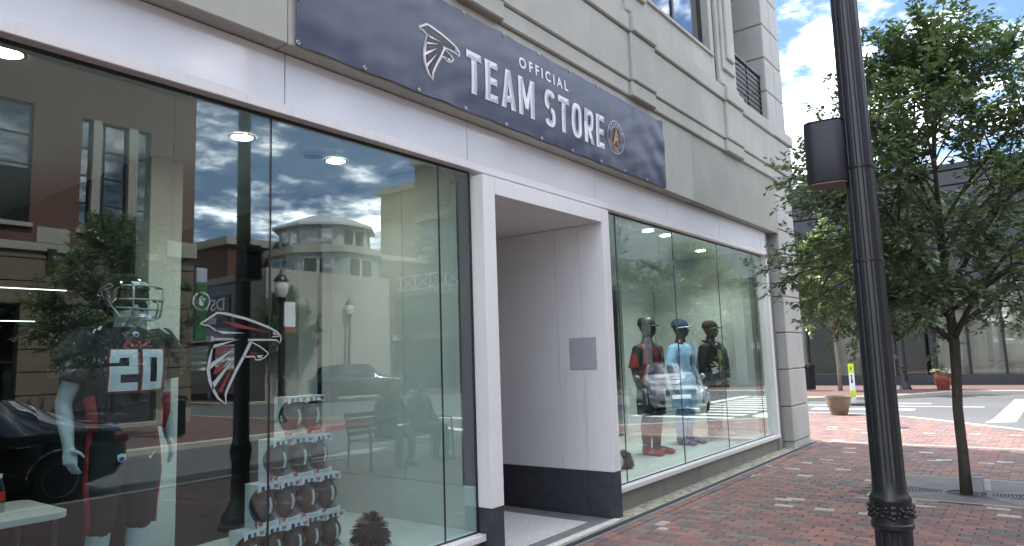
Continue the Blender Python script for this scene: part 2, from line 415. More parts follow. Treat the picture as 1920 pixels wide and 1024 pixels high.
# upper storey wall (behind the bands), window, pilasters, loggia
def upper(xa, xb, z0, z1, y=-.02): return wallpart('upper_wall', M_CONC, (xa, xb, y, .35, z0, z1), c=.004)
upper(X0, 7.0, 5.45, 5.94); upper(7.003, 8.35, 5.45, 5.94); upper(8.353, 9.85, 5.45, 5.94)
WZ1 = 8.3
spans = [(-7.6, -4.9), (-4.0, -2.0), (-1.1, 1.0), (1.85, 3.9), (4.75, 6.80), (7.70, 9.72)]
prev = X0
for a, b in spans:
    upper(prev, a, 5.942, WZ1); prev = b
upper(prev, 9.86, 5.942, WZ1)
upper(X0, 10.62, WZ1 + .003, 11.4)
wallpart('upper_wall', M_CONC, (10.62, X1, .0, .35, 9.0, 11.4)); 
for a, b in spans:
    w = link('window', MB().box(a, b, .09, .14, 5.942, 5.99).mesh('window', M_BLACKMETAL), shop)
    mb = MB()
    n = 2 if b - a < 2.5 else 3
    for k in range(n + 1):
        x = a + (b - a - .06) * k / n; mb.box(x, x + .06, .091, .139, 5.992, WZ1)
    mb.box(a, b, .092, .138, 7.4, 7.45); mb.build('window_frame', M_BLACKMETAL, w)
    MB().box(a, b, .11, .118, 5.99, WZ1).build('window_glass', M_WINGLASS, w)
    mb = MB()
    for k in range(int((WZ1 - 6.02) / .05)):
        z = 6.02 + k * .05; mb.add([(a + .05, .17, z), (b - .05, .17, z), (b - .05, .20, z + .03), (a + .05, .20, z + .03)], [(0, 1, 2, 3)])
    mb.build('blind', M_BLIND, w, fix=False)
    wallpart('sill_stone', M_CONC, (a - .06, b + .06, -.05, .09, 5.895, 5.940), parent=w)
# stepped pilasters on the upper storey
for a, b in pil[1:]:
    xa, xb = a + .06, b + .03
    p = link('pilaster', MB().cbox(xa, xb, -.06, .0, 5.60, WZ1 + .4, c=.01).mesh('pilaster', M_CONC), shop)
    wallpart('pilaster_step', M_CONC, (xa + .09, xb - .09, -.10, -.058, 5.78, WZ1 + .4), parent=p, c=.012)
    wallpart('pilaster_step', M_CONC, (xa + .19, xb - .19, -.14, -.098, 5.95, WZ1 + .4), parent=p, c=.012)
    wallpart('pilaster_foot', M_CONC, (xa - .03, xb + .03, -.09, .0, 5.52, 5.598), parent=p, c=.012)
# loggia behind the corner pier
wallpart('loggia_wall', M_PIER, (10.62, 10.80, .0, 2.4, 5.45, 9.0)); wallpart('loggia_wall', M_PIER, (10.80, 13.1, 2.2, 2.4, 5.45, 9.0))
wallpart('loggia_floor', M_CONC, (10.56, 12.2, -.03, 2.4, 5.30, 5.52)); wallpart('loggia_ceiling', M_CONC, (10.62, 13.1, -.02, 2.4, 8.9, 9.0))
rail = link('balcony_railing', MB().cbox(10.66, 12.14, .02, .07, 6.31, 6.36).mesh('balcony_railing', M_BLACKMETAL), shop)
for k in range(8): MB().box(10.68, 12.12, .035, .055, 5.60 + k * .088, 5.625 + k * .088).build('rail_bar', M_BLACKMETAL, rail)
for x in (10.68, 11.46, 12.09): MB().box(x, x + .03, .03, .06, 5.52, 6.31).build('rail_post', M_BLACKMETAL, rail)
# corner pier built of stone blocks
pier = link('corner_pier', MB().box(12.235, X1 - .02, -.03, .9, 0, 8.9).mesh('corner_pier', M_BASE), shop)
jz = [.09, .66, 1.27, 1.88, 2.49, 3.13, 3.64, 4.46, 4.66, 5.24, 5.46]
wallpart('plinth', M_PIER, (12.225, X1 - .012, -.042, .9, -.02, .085), parent=pier)
for a, b in zip(jz, jz[1:]):
    e = .05 if a >= 4.4 else 0
    if 4.4 < a < 5.2: e = .03 if a < 4.6 else .055
    if a > 5.2: e = .09
    wallpart('stone_block', M_PIER, (12.20 - e, X1 + e * .6, -.05 - e, .9, a + .012, b - .006), parent=pier, c=.012)
z = 5.47
while z < 8.8:
    wallpart('stone_block', M_PIER, (12.19, 12.655, -.05, .9, z + .006, z + .60), parent=pier, c=.014)
    wallpart('stone_block', M_PIER, (12.667, X1, -.05, .9, z + .006, z + .60), parent=pier, c=.014); z += .61
# body of the building that shades the pavement
wallpart('side_wall', M_CONC, (12.9, X1 - .03, .92, 14, -.02, 11.4)); wallpart('rear_wall', M_CONC, (X0, X1, 14, 14.3, -.02, 11.4))
wallpart('end_wall', M_CONC, (X0 - .3, X0, -.02, 14, -.02, 11.4)); wallpart('roof', M_BASE, (X0 - .3, X1, -.05, 14.3, 11.405, 11.7))
wallpart('storey_slab', M_CONC, (X0, 12.88, .36, 14, 3.45, 3.8)); wallpart('storey_slab', M_CONC, (X0, 10.6, 2.42, 14, 8.8, 9.0))
wallpart('shop_end_pier', M_CONC, (X0, -6.5, .0, .35, .2, 3.15))

# ================================================================== BANNER
t = NT('navy_vinyl_banner'); v = t.coord()
w1 = t.noise(t.coord((1, 1, 1.5)), 2.2, 5); w2 = t.noise(v, 0.8, 3)
t.set(color=t.ramp(w2, [(0.3, (0.037, 0.051, 0.098)), (0.7, (0.042, 0.058, 0.110))]), rough=0.42, spec=0.45); t.bump(w1, 0.18, 0.02)
M_BANNER = t.m
banner = thing('banner', 'long navy vinyl banner with white TEAM STORE lettering tied to the concrete wall', 'banner', (0, 0, 0))
BX0, BX1, BZ0, BZ1 = 2.545, 7.80, 3.566, 4.405
nx, nz = 220, 40
vs, fs = [], []
import mathutils.noise as mn
def bandepth(x, z):
    """how far the banner bellies off the wall"""
    u = (x - BX0) / (BX1 - BX0); w = (z - BZ0) / (BZ1 - BZ0)
    d = 0.010 * math.sin(math.pi * w) * (0.4 + 0.6 * math.sin(math.pi * u))
    near = min(u, 1 - u); 
    d += 0.010 * mn.noise(Vector((x * 1.3 + z * 2.0, z * 2.5, 3.1))) + 0.006 * mn.noise(Vector((x * 4 - z * 5, z * 6, 1.7)))
    # tension folds running from the eyelets
    e = (x - BX0 - .012) / .53; fe = abs(e - round(e)); edge = min(w, 1 - w)
    d += 0.010 * math.exp(-edge * 9) * (0.5 - fe) * -1 + 0.012 * math.exp(-edge * 5) * mn.noise(Vector((x * 6, 0, 9)))
    if u > .86: d += 0.010 * (u - .86) / .14 * math.sin((x * .8 + z * 1.0) * 16) * .5
    return -.066 - max(-.010, d) - .004
for i in range(nx + 1):
    for j in range(nz + 1):
        x = BX0 + (BX1 - BX0) * i / nx; zz = BZ0 + (BZ1 - BZ0) * j / nz
        e = (x - BX0 - .012) / .53; fe = abs(e - round(e)) * 2
        if j == nz: zz -= .012 * fe
        if j == 0: zz += .010 * fe
        vs.append((x, bandepth(x, zz), zz))
for i in range(nx):
    for j in range(nz):
        a = i * (nz + 1) + j; fs.append((a, a + nz + 1, a + nz + 2, a + 1))
mb = MB(); mb.add(vs, fs); mb.build('banner_sheet', M_BANNER, banner, smooth='all')
def on_banner(me, lift=.003):
    """lay flat lettering on the bellied sheet"""
    for vtx in me.vertices: vtx.co.y = bandepth(vtx.co.x, vtx.co.z) - lift + (vtx.co.y)
    return me
def subdiv(me, n=2, maxlen=.12):
    bm = bmesh.new(); bm.from_mesh(me); bmesh.ops.triangulate(bm, faces=bm.faces)
    for _ in range(n):
        es = [e for e in bm.edges if e.calc_length() > maxlen]
        if es: bmesh.ops.subdivide_edges(bm, edges=es, cuts=1); bmesh.ops.triangulate(bm, faces=bm.faces)
    bm.to_mesh(me); bm.free(); return me
# block capitals drawn from strokes: each glyph is a list of polygons in a unit cell (0..w, 0..1), bold condensed
S_ = .21
def ring(cx, cy, rx, ry, tx, ty, a0=0, a1=360, n=28):
    pts = []
    for k in range(n):
        A, B = R(a0 + (a1 - a0) * k / n), R(a0 + (a1 - a0) * (k + 1) / n)
        def sq(a, rx, ry):
            c, s = math.cos(a), math.sin(a); p = .72
            return (cx + rx * math.copysign(abs(c) ** p, c), cy + ry * math.copysign(abs(s) ** p, s))
        pts.append([sq(A, rx, ry), sq(B, rx, ry), sq(B, rx - tx, ry - ty), sq(A, rx - tx, ry - ty)])
    return pts
GL = {
 'T': (.62, [[(0, .82), (.62, .82), (.62, 1), (0, 1)], [(.20, 0), (.42, 0), (.42, .82), (.20, .82)]]),
 'E': (.56, [[(0, 0), (.22, 0), (.22, 1), (0, 1)], [(.22, 0), (.56, 0), (.56, .18), (.22, .18)], [(.22, .41), (.52, .41), (.52, .59), (.22, .59)], [(.22, .82), (.56, .82), (.56, 1), (.22, 1)]]),
 'A': (.68, [[(0, 0), (.22, 0), (.40, 1), (.23, 1)], [(.46, 0), (.68, 0), (.45, 1), (.28, 1)], [(.19, .16), (.49, .16), (.46, .33), (.22, .33)]]),
 'M': (.80, [[(0, 0), (.21, 0), (.21, 1), (0, 1)], [(.59, 0), (.80, 0), (.80, 1), (.59, 1)], [(.21, 1), (.10, 1), (.32, .2), (.42, .2), (.42, .42)], [(.59, 1), (.70, 1), (.48, .2), (.38, .2), (.38, .42)]]),
 'R': (.62, [[(0, 0), (.22, 0), (.22, 1), (0, 1)], [(.22, .82), (.36, .82), (.36, 1), (.22, 1)], [(.22, .37), (.36, .37), (.36, .54), (.22, .54)], [(.24, .38), (.42, .40), (.64, 0), (.41, 0)]] + ring(.34, .685, .27, .315, .21, .165, -90, 90, 14)),
 'O': (.62, ring(.31, .5, .31, .5, .21, .175)),
 'S': (.60, ring(.30, .73, .29, .27, .20, .165, 20, 262, 18) + ring(.30, .27, .30, .27, .205, .165, -160, 82, 18)),
}
def glyph_mesh(ch, x, z, h, xs, mats):
    w, polys = GL[ch]; mb = MB()
    for p in polys:
        q = [(x + u * h * xs, z + v_ * h) for u, v_ in p]
        # bevelled face: inset polygon lighter, border darker
        cx_ = sum(a for a, _ in q) / len(q); cz_ = sum(b for _, b in q) / len(q)
        mb.add([(a, 0, b) for a, b in q], [tuple(range(len(q)))], 0)
    me = mb.mesh('letter', mats, fix=False); return me, w * h * xs
def bevel_bits(ch, x, z, h, xs):
    """darker facet strips along the lower / right side of each stroke, as the printed bevel shows"""
    mb = MB(); w, polys = GL[ch]
    for p in polys:
        q = [(x + u * h * xs, z + v_ * h) for u, v_ in p]
        if len(q) == 4 and len(polys) < 12:
            (ax_, az_), (bx, bz), (cx_, cz_), (dx, dz) = q; k = .030 * h / .35
            if abs(bx - ax_) > 1.0 * abs(cz_ - bz):    # horizontal stroke: lower strip
                mb.add([(ax_, 0, az_), (bx, 0, bz), (bx - k, 0, bz + k), (ax_ + k, 0, az_ + k)], [(0, 1, 2, 3)])
                mb.add([(bx, 0, bz), (cx_, 0, cz_), (cx_ - k, 0, cz_ - k), (bx - k, 0, bz + k)], [(0, 1, 2, 3)])
            else:
                mb.add([(bx, 0, bz), (cx_, 0, cz_), (cx_ - k, 0, cz_ - k), (bx - k, 0, bz + k)], [(0, 1, 2, 3)])
        else:
            m = lambda a, b, f: (a[0] + (b[0] - a[0]) * f, 0, a[1] + (b[1] - a[1]) * f)
            if len(q) == 4: mb.add([m(q[0], q[3], .62), m(q[1], q[2], .62), m(q[1], q[2], 1), m(q[0], q[3], 1)], [(0, 1, 2, 3)])
    return mb.mesh('letter_bevel', M_LETTERB, fix=False)
LX, LZ, LH = 4.139, 3.728, .350
words = 'TEAM STORE'; gap = .055; tot = sum(GL[c][0] if c != ' ' else .22 for c in words) * LH + gap * (len(words) - 1) * .9
xs_ = (6.33 - LX - gap * (len(words) - 1) * .9) / (tot - gap * (len(words) - 1) * .9)
x = LX
for ch in words:
    if ch == ' ': x += .22 * LH * xs_ + gap * .9; continue
    me, w = glyph_mesh(ch, x, LZ, LH, xs_, M_LETTER)
    le = link('letter', on_banner(subdiv(me), .004), banner)
    stuff(link('letter_bevel', on_banner(subdiv(bevel_bits(ch, x, LZ, LH, xs_)), .0065), le))
    x += w + gap * .9
me = setmat(fit(textmesh('OFFICIAL', .2, bold=.004, spacing=1.5), 4.86, 5.655, 4.158, 4.262, 0), M_LETTER)
link('small_lettering', on_banner(subdiv(me), .004), banner)

# falcon emblem, drawn once in its own frame (units: pixels of a 760 x 930 sketch, y down)
def stroke(pts, wid):
    """tapered ribbon polygons along a polyline"""
    out = []; n = len(pts); L, Rr = [], []
    for i, (x, y) in enumerate(pts):
        a = pts[max(i - 1, 0)]; b = pts[min(i + 1, n - 1)]; dx, dy = b[0] - a[0], b[1] - a[1]; l = math.hypot(dx, dy) or 1
        w = wid[i] / 2 if isinstance(wid, (list, tuple)) else wid / 2
        L.append((x - dy / l * w, y + dx / l * w)); Rr.append((x + dy / l * w, y - dx / l * w))
    for i in range(n - 1): out.append([L[i], L[i + 1], Rr[i + 1], Rr[i]])
    return out
F_WHITE = (stroke([(10, 190), (155, 82), (230, 88), (400, 128), (530, 172), (640, 216), (705, 252), (740, 290), (747, 330), (735, 364)], [10, 20, 24, 24, 22, 20, 18, 16, 13, 4])
  + stroke([(10, 190), (90, 205), (150, 250)], [8, 10, 10])
  + stroke([(430, 332), (640, 331), (700, 334), (738, 366)], [20, 17, 15, 4]) + stroke([(660, 300), (744, 293)], 9) + [[(668, 250), (718, 285), (668, 276)]]
  + stroke([(462, 338), (392, 490), (330, 610), (272, 740), (238, 830), (242, 925)], [28, 26, 25, 23, 20, 5])
  + stroke([(450, 345), (540, 395), (625, 460)], [10, 12, 10]) + stroke([(625, 460), (592, 500), (540, 525), (495, 522)], [10, 12, 12, 10]) + stroke([(392, 491), (490, 491), (505, 522)], [16, 14, 8])
  + [[(515, 480), (572, 480), (552, 506), (525, 506)]]
  + stroke([(118, 410), (100, 500), (86, 600), (100, 700), (135, 790), (172, 862), (238, 922)], [8, 22, 26, 26, 24, 20, 6])
  + [[(118, 408), (132, 376), (352, 324)], [(94, 606), (112, 540), (316, 402)], [(122, 796), (118, 728), (314, 492)], [(150, 246), (205, 276), (402, 268)]])
F_RED = [[(190, 158), (300, 170), (615, 255), (330, 217)], [(135, 472), (150, 430), (290, 384), (205, 448)], [(130, 650), (140, 604), (262, 508), (192, 612)], [(178, 796), (204, 812), (294, 586), (242, 660)], [(436, 448), (532, 455), (500, 472)]]
F_BODY = [(10, 190), (155, 75), (230, 80), (400, 120), (530, 164), (640, 208), (705, 244), (745, 285), (752, 330), (736, 366), (700, 338), (560, 338), (630, 460), (594, 506), (540, 530), (492, 526), (482, 500), (402, 500), (338, 615), (280, 745), (246, 832), (244, 928), (165, 868), (126, 792), (90, 702), (74, 600), (88, 500), (110, 410), (140, 300), (150, 250), (90, 210)]
def emblem(polys, x0, x1, z0, z1, mat, name='emblem', grow=0):
    mb = MB()
    sx, sz = (x1 - x0) / 745., (z1 - z0) / 853.
    for p in polys:
        mb.add([(x0 + (u - 10) * sx, 0, z1 - (w - 75) * sz) for u, w in p], [tuple(range(len(p)))])
    return mb.mesh(name, mat, fix=False)
fb = (3.617, 4.058, 3.707, 4.128)
e0 = link('falcon_emblem', on_banner(subdiv(emblem(stroke(F_BODY + [F_BODY[0]], 44), *fb, M_SILVER), 2, .08), .0035), banner)
link('emblem_ground', on_banner(subdiv(emblem([F_BODY], *fb, M_INK), 2, .08), .0045), e0)
link('emblem_lines', on_banner(subdiv(emblem(F_WHITE, *fb, M_WHITE), 2, .08), .0065), e0)
link('emblem_feathers', on_banner(subdiv(emblem(F_RED, *fb, M_MAROON), 2, .08), .0055), e0)
# round club badge
bc = (6.577, 3.917); br = .182
def disc(r0, r1, mat, name, n=48):
    mb = MB(); vs = []; fs = []
    for k in range(n):
        a = 2 * math.pi * k / n; vs += [(bc[0] + r0 * math.cos(a), 0, bc[1] + r0 * math.sin(a)), (bc[0] + r1 * math.cos(a), 0, bc[1] + r1 * math.sin(a))]
    for k in range(n): a, b = 2 * k, 2 * ((k + 1) % n); fs.append((a, a + 1, b + 1, b))
    mb.add(vs, fs); return mb.mesh(name, mat, fix=False)
bd = link('round_badge', on_banner(disc(.172, br, M_SILVER, 'round_badge'), .004), banner)
link('badge_ring', on_banner(disc(.112, .122, M_GOLD, 'badge_ring'), .004), bd)
for k in range(-2, 3):
    mb = MB(); x = bc[0] + k * .044; h = math.sqrt(max(0, .108 ** 2 - (abs(k) * .044 + .018) ** 2)) if abs(k) < 3 else .04
    mb.add([(x - .018, 0, bc[1] - h), (x + .018, 0, bc[1] - h), (x + .018, 0, bc[1] + h), (x - .018, 0, bc[1] + h)], [(0, 1, 2, 3)])
    link('badge_stripe', on_banner(mb.mesh('badge_stripe', M_RED if k % 2 == 0 else M_INK, fix=False), .0035), bd)
me = setmat(fit(textmesh('A', .2, bold=.006), bc[0] - .062, bc[0] + .062, bc[1] - .085, bc[1] + .085, 0), M_GOLD); link('badge_letter', on_banner(me, .006), bd)
for txt, a0, a1, flip in (('ATLANTA', 152, 28, 1), ('UNITED FC', 205, 335, -1)):
    for i, ch in enumerate(txt):
        if ch == ' ': continue
        a = R(a0 + (a1 - a0) * i / (len(txt) - 1)); me = textmesh(ch, .046, bold=.001, align='CENTER')
        rot = a - math.pi / 2 if flip == 1 else a + math.pi / 2; rr = .132 if flip == 1 else .162
        me.transform(Matrix.Translation((bc[0] + rr * math.cos(a), 0, bc[1] + rr * math.sin(a))) @ Matrix.Rotation(-rot, 4, 'Y'))
        link('badge_letter', on_banner(setmat(me, M_SILVER), .005), bd)
gm = MB(); gm.tube([(.011 * math.cos(a), 0, .011 * math.sin(a)) for a in (k * math.pi / 6 for k in range(12))], .0045, n=6, closed=True)
gme = gm.mesh('grommet', M_ALU, smooth=True)
for k in range(10):
    for zz in (3.588, 4.390):
        x = 2.560 + .526 * k; o = link('grommet', gme, banner); o.location = (x, bandepth(x, zz) - .004, zz)
for zz in (3.87, 4.15):
    for x in (2.56, 7.783): o = link('grommet', gme, banner); o.location = (x, bandepth(x, zz) - .004, zz)
# ================================================================== GROUND
def asphalt(name, base):
    t = NT(name); v = t.coord(); f = t.noise(v, 90, 3, 0.7); b = t.noise(v, 0.35, 6, 0.6)
    c = t.ramp(b, [(0.3, tuple(x * .85 for x in base)), (0.7, tuple(x * 1.2 for x in base))])
    t.set(color=t.mix(0.4, c, t.ramp(f, [(0.3, (.3,) * 3), (0.7, (.7,) * 3)]), 'OVERLAY'), rough=0.85, spec=0.3); t.bump(f, 0.3, 0.006); return t.m
M_ASPH = asphalt('asphalt', (0.105, 0.108, 0.112))
M_GROUND = asphalt('distant_ground', (0.16, 0.155, 0.14))
M_KERB = concrete('kerb_concrete', (0.46, 0.43, 0.36), streak=0.1, grain=60)
M_PAINT = plain('road_paint', (0.72, 0.71, 0.66), 0.6, var=0.15, scale=14)
M_REDPAINT = plain('red_kerb_paint', (0.36, 0.035, 0.035), 0.6, var=0.15, scale=8)
BR_STOPS = [(0.0, (0.246, 0.132, 0.11)), (0.16, (0.296, 0.155, 0.123)), (0.32, (0.211, 0.121, 0.108)), (0.46, (0.173, 0.112, 0.109)), (0.6, (0.233, 0.14, 0.124)), (0.68, (0.134, 0.106, 0.108)), (0.79, (0.127, 0.122, 0.122)), (0.88, (0.198, 0.161, 0.146)), (0.965, (0.458, 0.42, 0.375))]
def brickpaver(name, mode):
    t = NT(name)
    if mode == 'object': r = t.new('ShaderNodeObjectInfo').outputs['Random']
    elif mode == 'island': r = t.new('ShaderNodeNewGeometry').outputs['Random Per Island']
    tcg = t.new('ShaderNodeNewGeometry'); pos = tcg.outputs['Position']
    patch = t.noise(pos, 0.55, 5, 0.6); fine = t.noise(pos, 70, 5, 0.65); dirt = t.noise(pos, 3.0, 6, 0.65)
    rr = t.math('ADD', r, t.math('MULTIPLY', t.math('SUBTRACT', patch, 0.5), 0.75))
    rr = t.math('MINIMUM', t.math('MAXIMUM', rr, 0.0), t.math('ADD', t.math('MULTIPLY', t.math('GREATER_THAN', r, 0.965), 1.0), 0.94))
    c = t.ramp(rr, BR_STOPS, 'CONSTANT')
    c = t.mix(0.55, c, t.ramp(fine, [(0.3, (.32,) * 3), (0.7, (.66,) * 3)]), 'OVERLAY')
    c = t.mix(t.ramp(dirt, [(0.45, (0, 0, 0)), (0.75, (.5,) * 3)]), c, (0.15, 0.125, 0.115))
    vo = t.new('ShaderNodeTexVoronoi'); vo.inputs['Scale'].default_value = 2.3; t.l.new(pos, vo.inputs['Vector'])     # trodden gum and drips
    c = t.mix(t.math('MULTIPLY', t.math('LESS_THAN', vo.outputs['Distance'], 0.045), 0.6), c, (0.05, 0.048, 0.047))
    t.set(color=c, rough=0.72, spec=0.4); t.bump(fine, 0.35, 0.004); return t.m
M_BRICKO = brickpaver('paver_brick_single', 'object'); M_BRICKF = brickpaver('paver_brick_field', 'island')
def farbrick(name):
    t = NT(name); g_ = t.new('ShaderNodeNewGeometry'); br = t.new('ShaderNodeTexBrick'); br.inputs['Scale'].default_value = 1.0
    br.inputs['Brick Width'].default_value = .2; br.inputs['Row Height'].default_value = .1; br.inputs['Mortar Size'].default_value = .005
    br.inputs['Color1'].default_value = (.19, .09, .07, 1); br.inputs['Color2'].default_value = (.11, .075, .07, 1); br.inputs['Mortar'].default_value = (.10, .09, .085, 1)
    mp = t.new('ShaderNodeMapping'); mp.inputs['Rotation'].default_value = (0, 0, R(90)); t.l.new(g_.outputs['Position'], mp.inputs[0]); t.l.new(mp.outputs[0], br.inputs['Vector'])
    t.set(color=t.mix(0.5, br.outputs[0], t.ramp(t.noise(g_.outputs['Position'], 0.8, 6), [(.3, (.38,) * 3), (.7, (.62,) * 3)]), 'OVERLAY'), rough=.8); t.bump(br.outputs['Fac'], -.3, .004); return t.m
M_FARBRICK = farbrick('brick_paving_far')
M_SAND = plain('joint_sand', (0.075, 0.068, 0.062), 0.95, var=0.3, scale=40)

g = MB(); g.add([(-900, -900, -.16), (900, -900, -.16), (900, 900, -.16), (-900, 900, -.16)], [(0, 1, 2, 3)])
struct(g.build('ground', M_GROUND))
g = MB(); g.add([(-60, -60, -.128), (40, -60, -.128), (40, 60, -.128), (-60, 60, -.128)], [(0, 1, 2, 3)])
struct(g.build('road', M_ASPH))
KN = [(-30, -6.2), (11.0, -6.2), (12.0, -6.08), (13.0, -5.7), (14.2, -4.85), (15.4, -3.82), (16.29, -2.97), (17.0, -2.3), (17.67, -1.65), (18.4, -.9), (18.85, -.1), (19.08, .8), (19.15, 2.0), (19.15, 30)]
def inside(x, y, poly):
    c = False; n = len(poly)
    for i in range(n):
        (x1, y1), (x2, y2) = poly[i], poly[(i + 1) % n]
        if (y1 > y) != (y2 > y) and x < (x2 - x1) * (y - y1) / (y2 - y1) + x1: c = not c
    return c
def kerb(name, line, width=.16, top=.004, bottom=-.16, side=1, mat=M_KERB):
    """kerb stones along a line; side = +1 puts the width on the left of the direction of travel"""
    n = len(line); off = []
    for i, (x, y) in enumerate(line):
        a = line[max(i - 1, 0)]; b = line[min(i + 1, n - 1)]; dx, dy = b[0] - a[0], b[1] - a[1]; l = math.hypot(dx, dy)
        off.append((x - dy / l * width * side, y + dx / l * width * side))
    mb = MB(); c = .02
    prof = lambda i: [(line[i][0], line[i][1], bottom), (line[i][0], line[i][1], top - c), (line[i][0] + (off[i][0] - line[i][0]) * c / width, line[i][1] + (off[i][1] - line[i][1]) * c / width, top), (off[i][0], off[i][1], top), (off[i][0], off[i][1], bottom)]
    vs = [p for i in range(n) for p in prof(i)]
    fs = [(i * 5 + j, (i + 1) * 5 + j, (i + 1) * 5 + j + 1, i * 5 + j + 1) for i in range(n - 1) for j in range(4)]
    mb.add(vs, fs); return mb.build(name, mat), off
k1, inner = kerb('kerb', KN); struct(k1)
# pavement: bedding sheet, then real bricks where the photograph shows them
pave = MB(); poly = inner + [(-30, 30)]
pave.add([(x, y, -.011) for x, y in poly], [tuple(range(len(poly)))])
pavement = struct(pave.build('pavement', M_SAND, fix=False))
g = MB(); pl = [(-30, -6.04), (4.55, -6.04), (4.55, -.19), (-30, -.19)]; g.add([(x, y, -.003) for x, y in pl], [(0, 1, 2, 3)]); g.build('paving', M_FARBRICK, pavement, fix=False)
GX0, GX1, GY0, GY1 = 8.62, 10.20, -3.56, -1.80                    # tree grate
bp = poly
bl = []
col = 0; x = 4.6
Minv = cam.matrix_world.inverted(); FL = 1329.3
def to_px(p):
    c = Minv @ Vector(p)
    if c.z > -.05: return None
    return 960 - FL * c.x / c.z, 512 + FL * c.y / c.z
def brick_ok(x, y, l, w):
    if y + l / 2 > -.195 and x < 13.35: return False
    if GX0 - w / 2 - .03 < x < GX1 + w / 2 + .03 and GY0 - l / 2 < y < GY1 + l / 2: return False
    return all(inside(x + a * w / 2, y + b * l / 2, bp) for a in (-1, 1) for b in (-1, 1))
while x < 19.1:
    y = -6.1 + (.1 if col % 2 else 0)
    while y < 6:
        jx, jy = random.uniform(-.003, .003), random.uniform(-.004, .004)
        if brick_ok(x + jx, y + jy, .196, .096): bl.append((x + jx, y + jy, 0))
        y += .2
    x += .1; col += 1
# border course of headers beside the drain, half bricks filling up to it
half = [(b[0], -.554, 2) for b in bl if -.74 < b[1] < -.66 and b[0] < 13.2]
bl = [b for b in bl if not (b[1] > -.52 and b[0] < 13.3)] + half
y = -.48
for r in range(2):
    xx = 4.6 + (.1 if r else 0)
    while xx < 13.1: bl.append((xx, -.455 + r * .1 + random.uniform(-.003, .003), 1)); xx += .2
xx = 4.6
while xx < 13.15: bl.append((xx, -.245 - .0, 2)); xx += .1
vis = []
for i, (x, y, o) in enumerate(bl):
    p = to_px((x, y, 0))
    if p and 0 < p[0] < 1920 and 0 < p[1] < 1024 and not (1628 < p[0] < 1708) and not (y > -.1 and x < 13.2): vis.append(((x) ** 2 + (y + 3.61) ** 2, i))
vis.sort(); single = set(i for _, i in vis[:300])
def paver(mb, x, y, l, w, rot, dz, tx, ty):
    c = .006; pts = []
    for (a, b, zz) in [(-1, -1, 0), (1, -1, 0), (1, 1, 0), (-1, 1, 0)]:
        pts.append((a, b))
    hw, hl = (l / 2, w / 2) if rot else (w / 2, l / 2)
    T = [(x + a * (hw - c), y + b * (hl - c), dz + a * tx + b * ty) for a, b in pts]
    E_ = [(x + a * hw, y + b * hl, dz - .005 + a * tx + b * ty) for a, b in pts]
    B = [(x + a * hw, y + b * hl, -.02) for a, b in pts]
    vs = T + E_ + B
    fs = [(0, 1, 2, 3)] + [(j, j + 4, (j + 1) % 4 + 4, (j + 1) % 4) for j in range(4)] + [(j + 4, j + 8, (j + 1) % 4 + 8, (j + 1) % 4 + 4) for j in range(4)]
    mb.add(vs, fs)
protos = []
for k in range(8):
    mb = MB(); paver(mb, 0, 0, .195 - .001 * (k % 3), .0955 - .001 * (k % 2), False, 0, random.uniform(-.0012, .0012), random.uniform(-.0012, .0012)); protos.append(mb.mesh('brick', M_BRICKO))
cut = MB(); paver(cut, 0, 0, .093, .0955, False, 0, 0, 0); cutm = cut.mesh('brick', M_BRICKO)
field = MB()
for i, (x, y, o) in enumerate(bl):
    dz = random.uniform(-.0025, .0015)
    if i in single:
        b = link('brick', cutm if o == 2 else protos[random.randrange(8)], pavement); b.location = (x, y, dz)
        if o == 1: b.rotation_euler = (0, 0, R(90))
    else:
        paver(field, x, y, .195 if o != 2 else .093, .0955, o == 1, dz, random.uniform(-.0012, .0012), random.uniform(-.0012, .0012))
stuff(field.build('brick_field', M_BRICKF, pavement, fix=True))
# strip between wall and paving, linear drain
g = MB(); g.box(-20, 12.3, -.078, .14, -.03, -.004); g.build('concrete_strip', M_STRIP, pavement)
drain = link('linear_drain', MB().box(-20, 13.2, -.16, -.09, -.03, -.016).mesh('linear_drain', M_SEAL), pavement)
for y in (-.19, -.092): MB().cbox(-20, 13.22, y, y + .014, -.03, .001, c=.002).build('drain_edge', M_ALU, drain)
mb = MB()
for k in range(430):
    x = 4.5 + k * .02; mb.box(x, x + .012, -.176, -.094, -.012, -.003)
for y in (-.170, -.130, -.104): mb.box(-20, 13.19, y, y + .014, -.010, -.0015)
stuff(mb.build('drain_bars', M_DARKGRATE, drain))
MB().cbox(13.24, 13.29, -4.6, -.2, -.03, .0025, c=.002).build('stone_band', M_KERB, pavement)
cover = tag(MB().cbox(15.6, 16.1, -1.15, -.55, -.02, .004, c=.004).build('utility_cover', M_DARKGRATE), 'flat dark square utility cover let into the brick paving', 'utility cover')

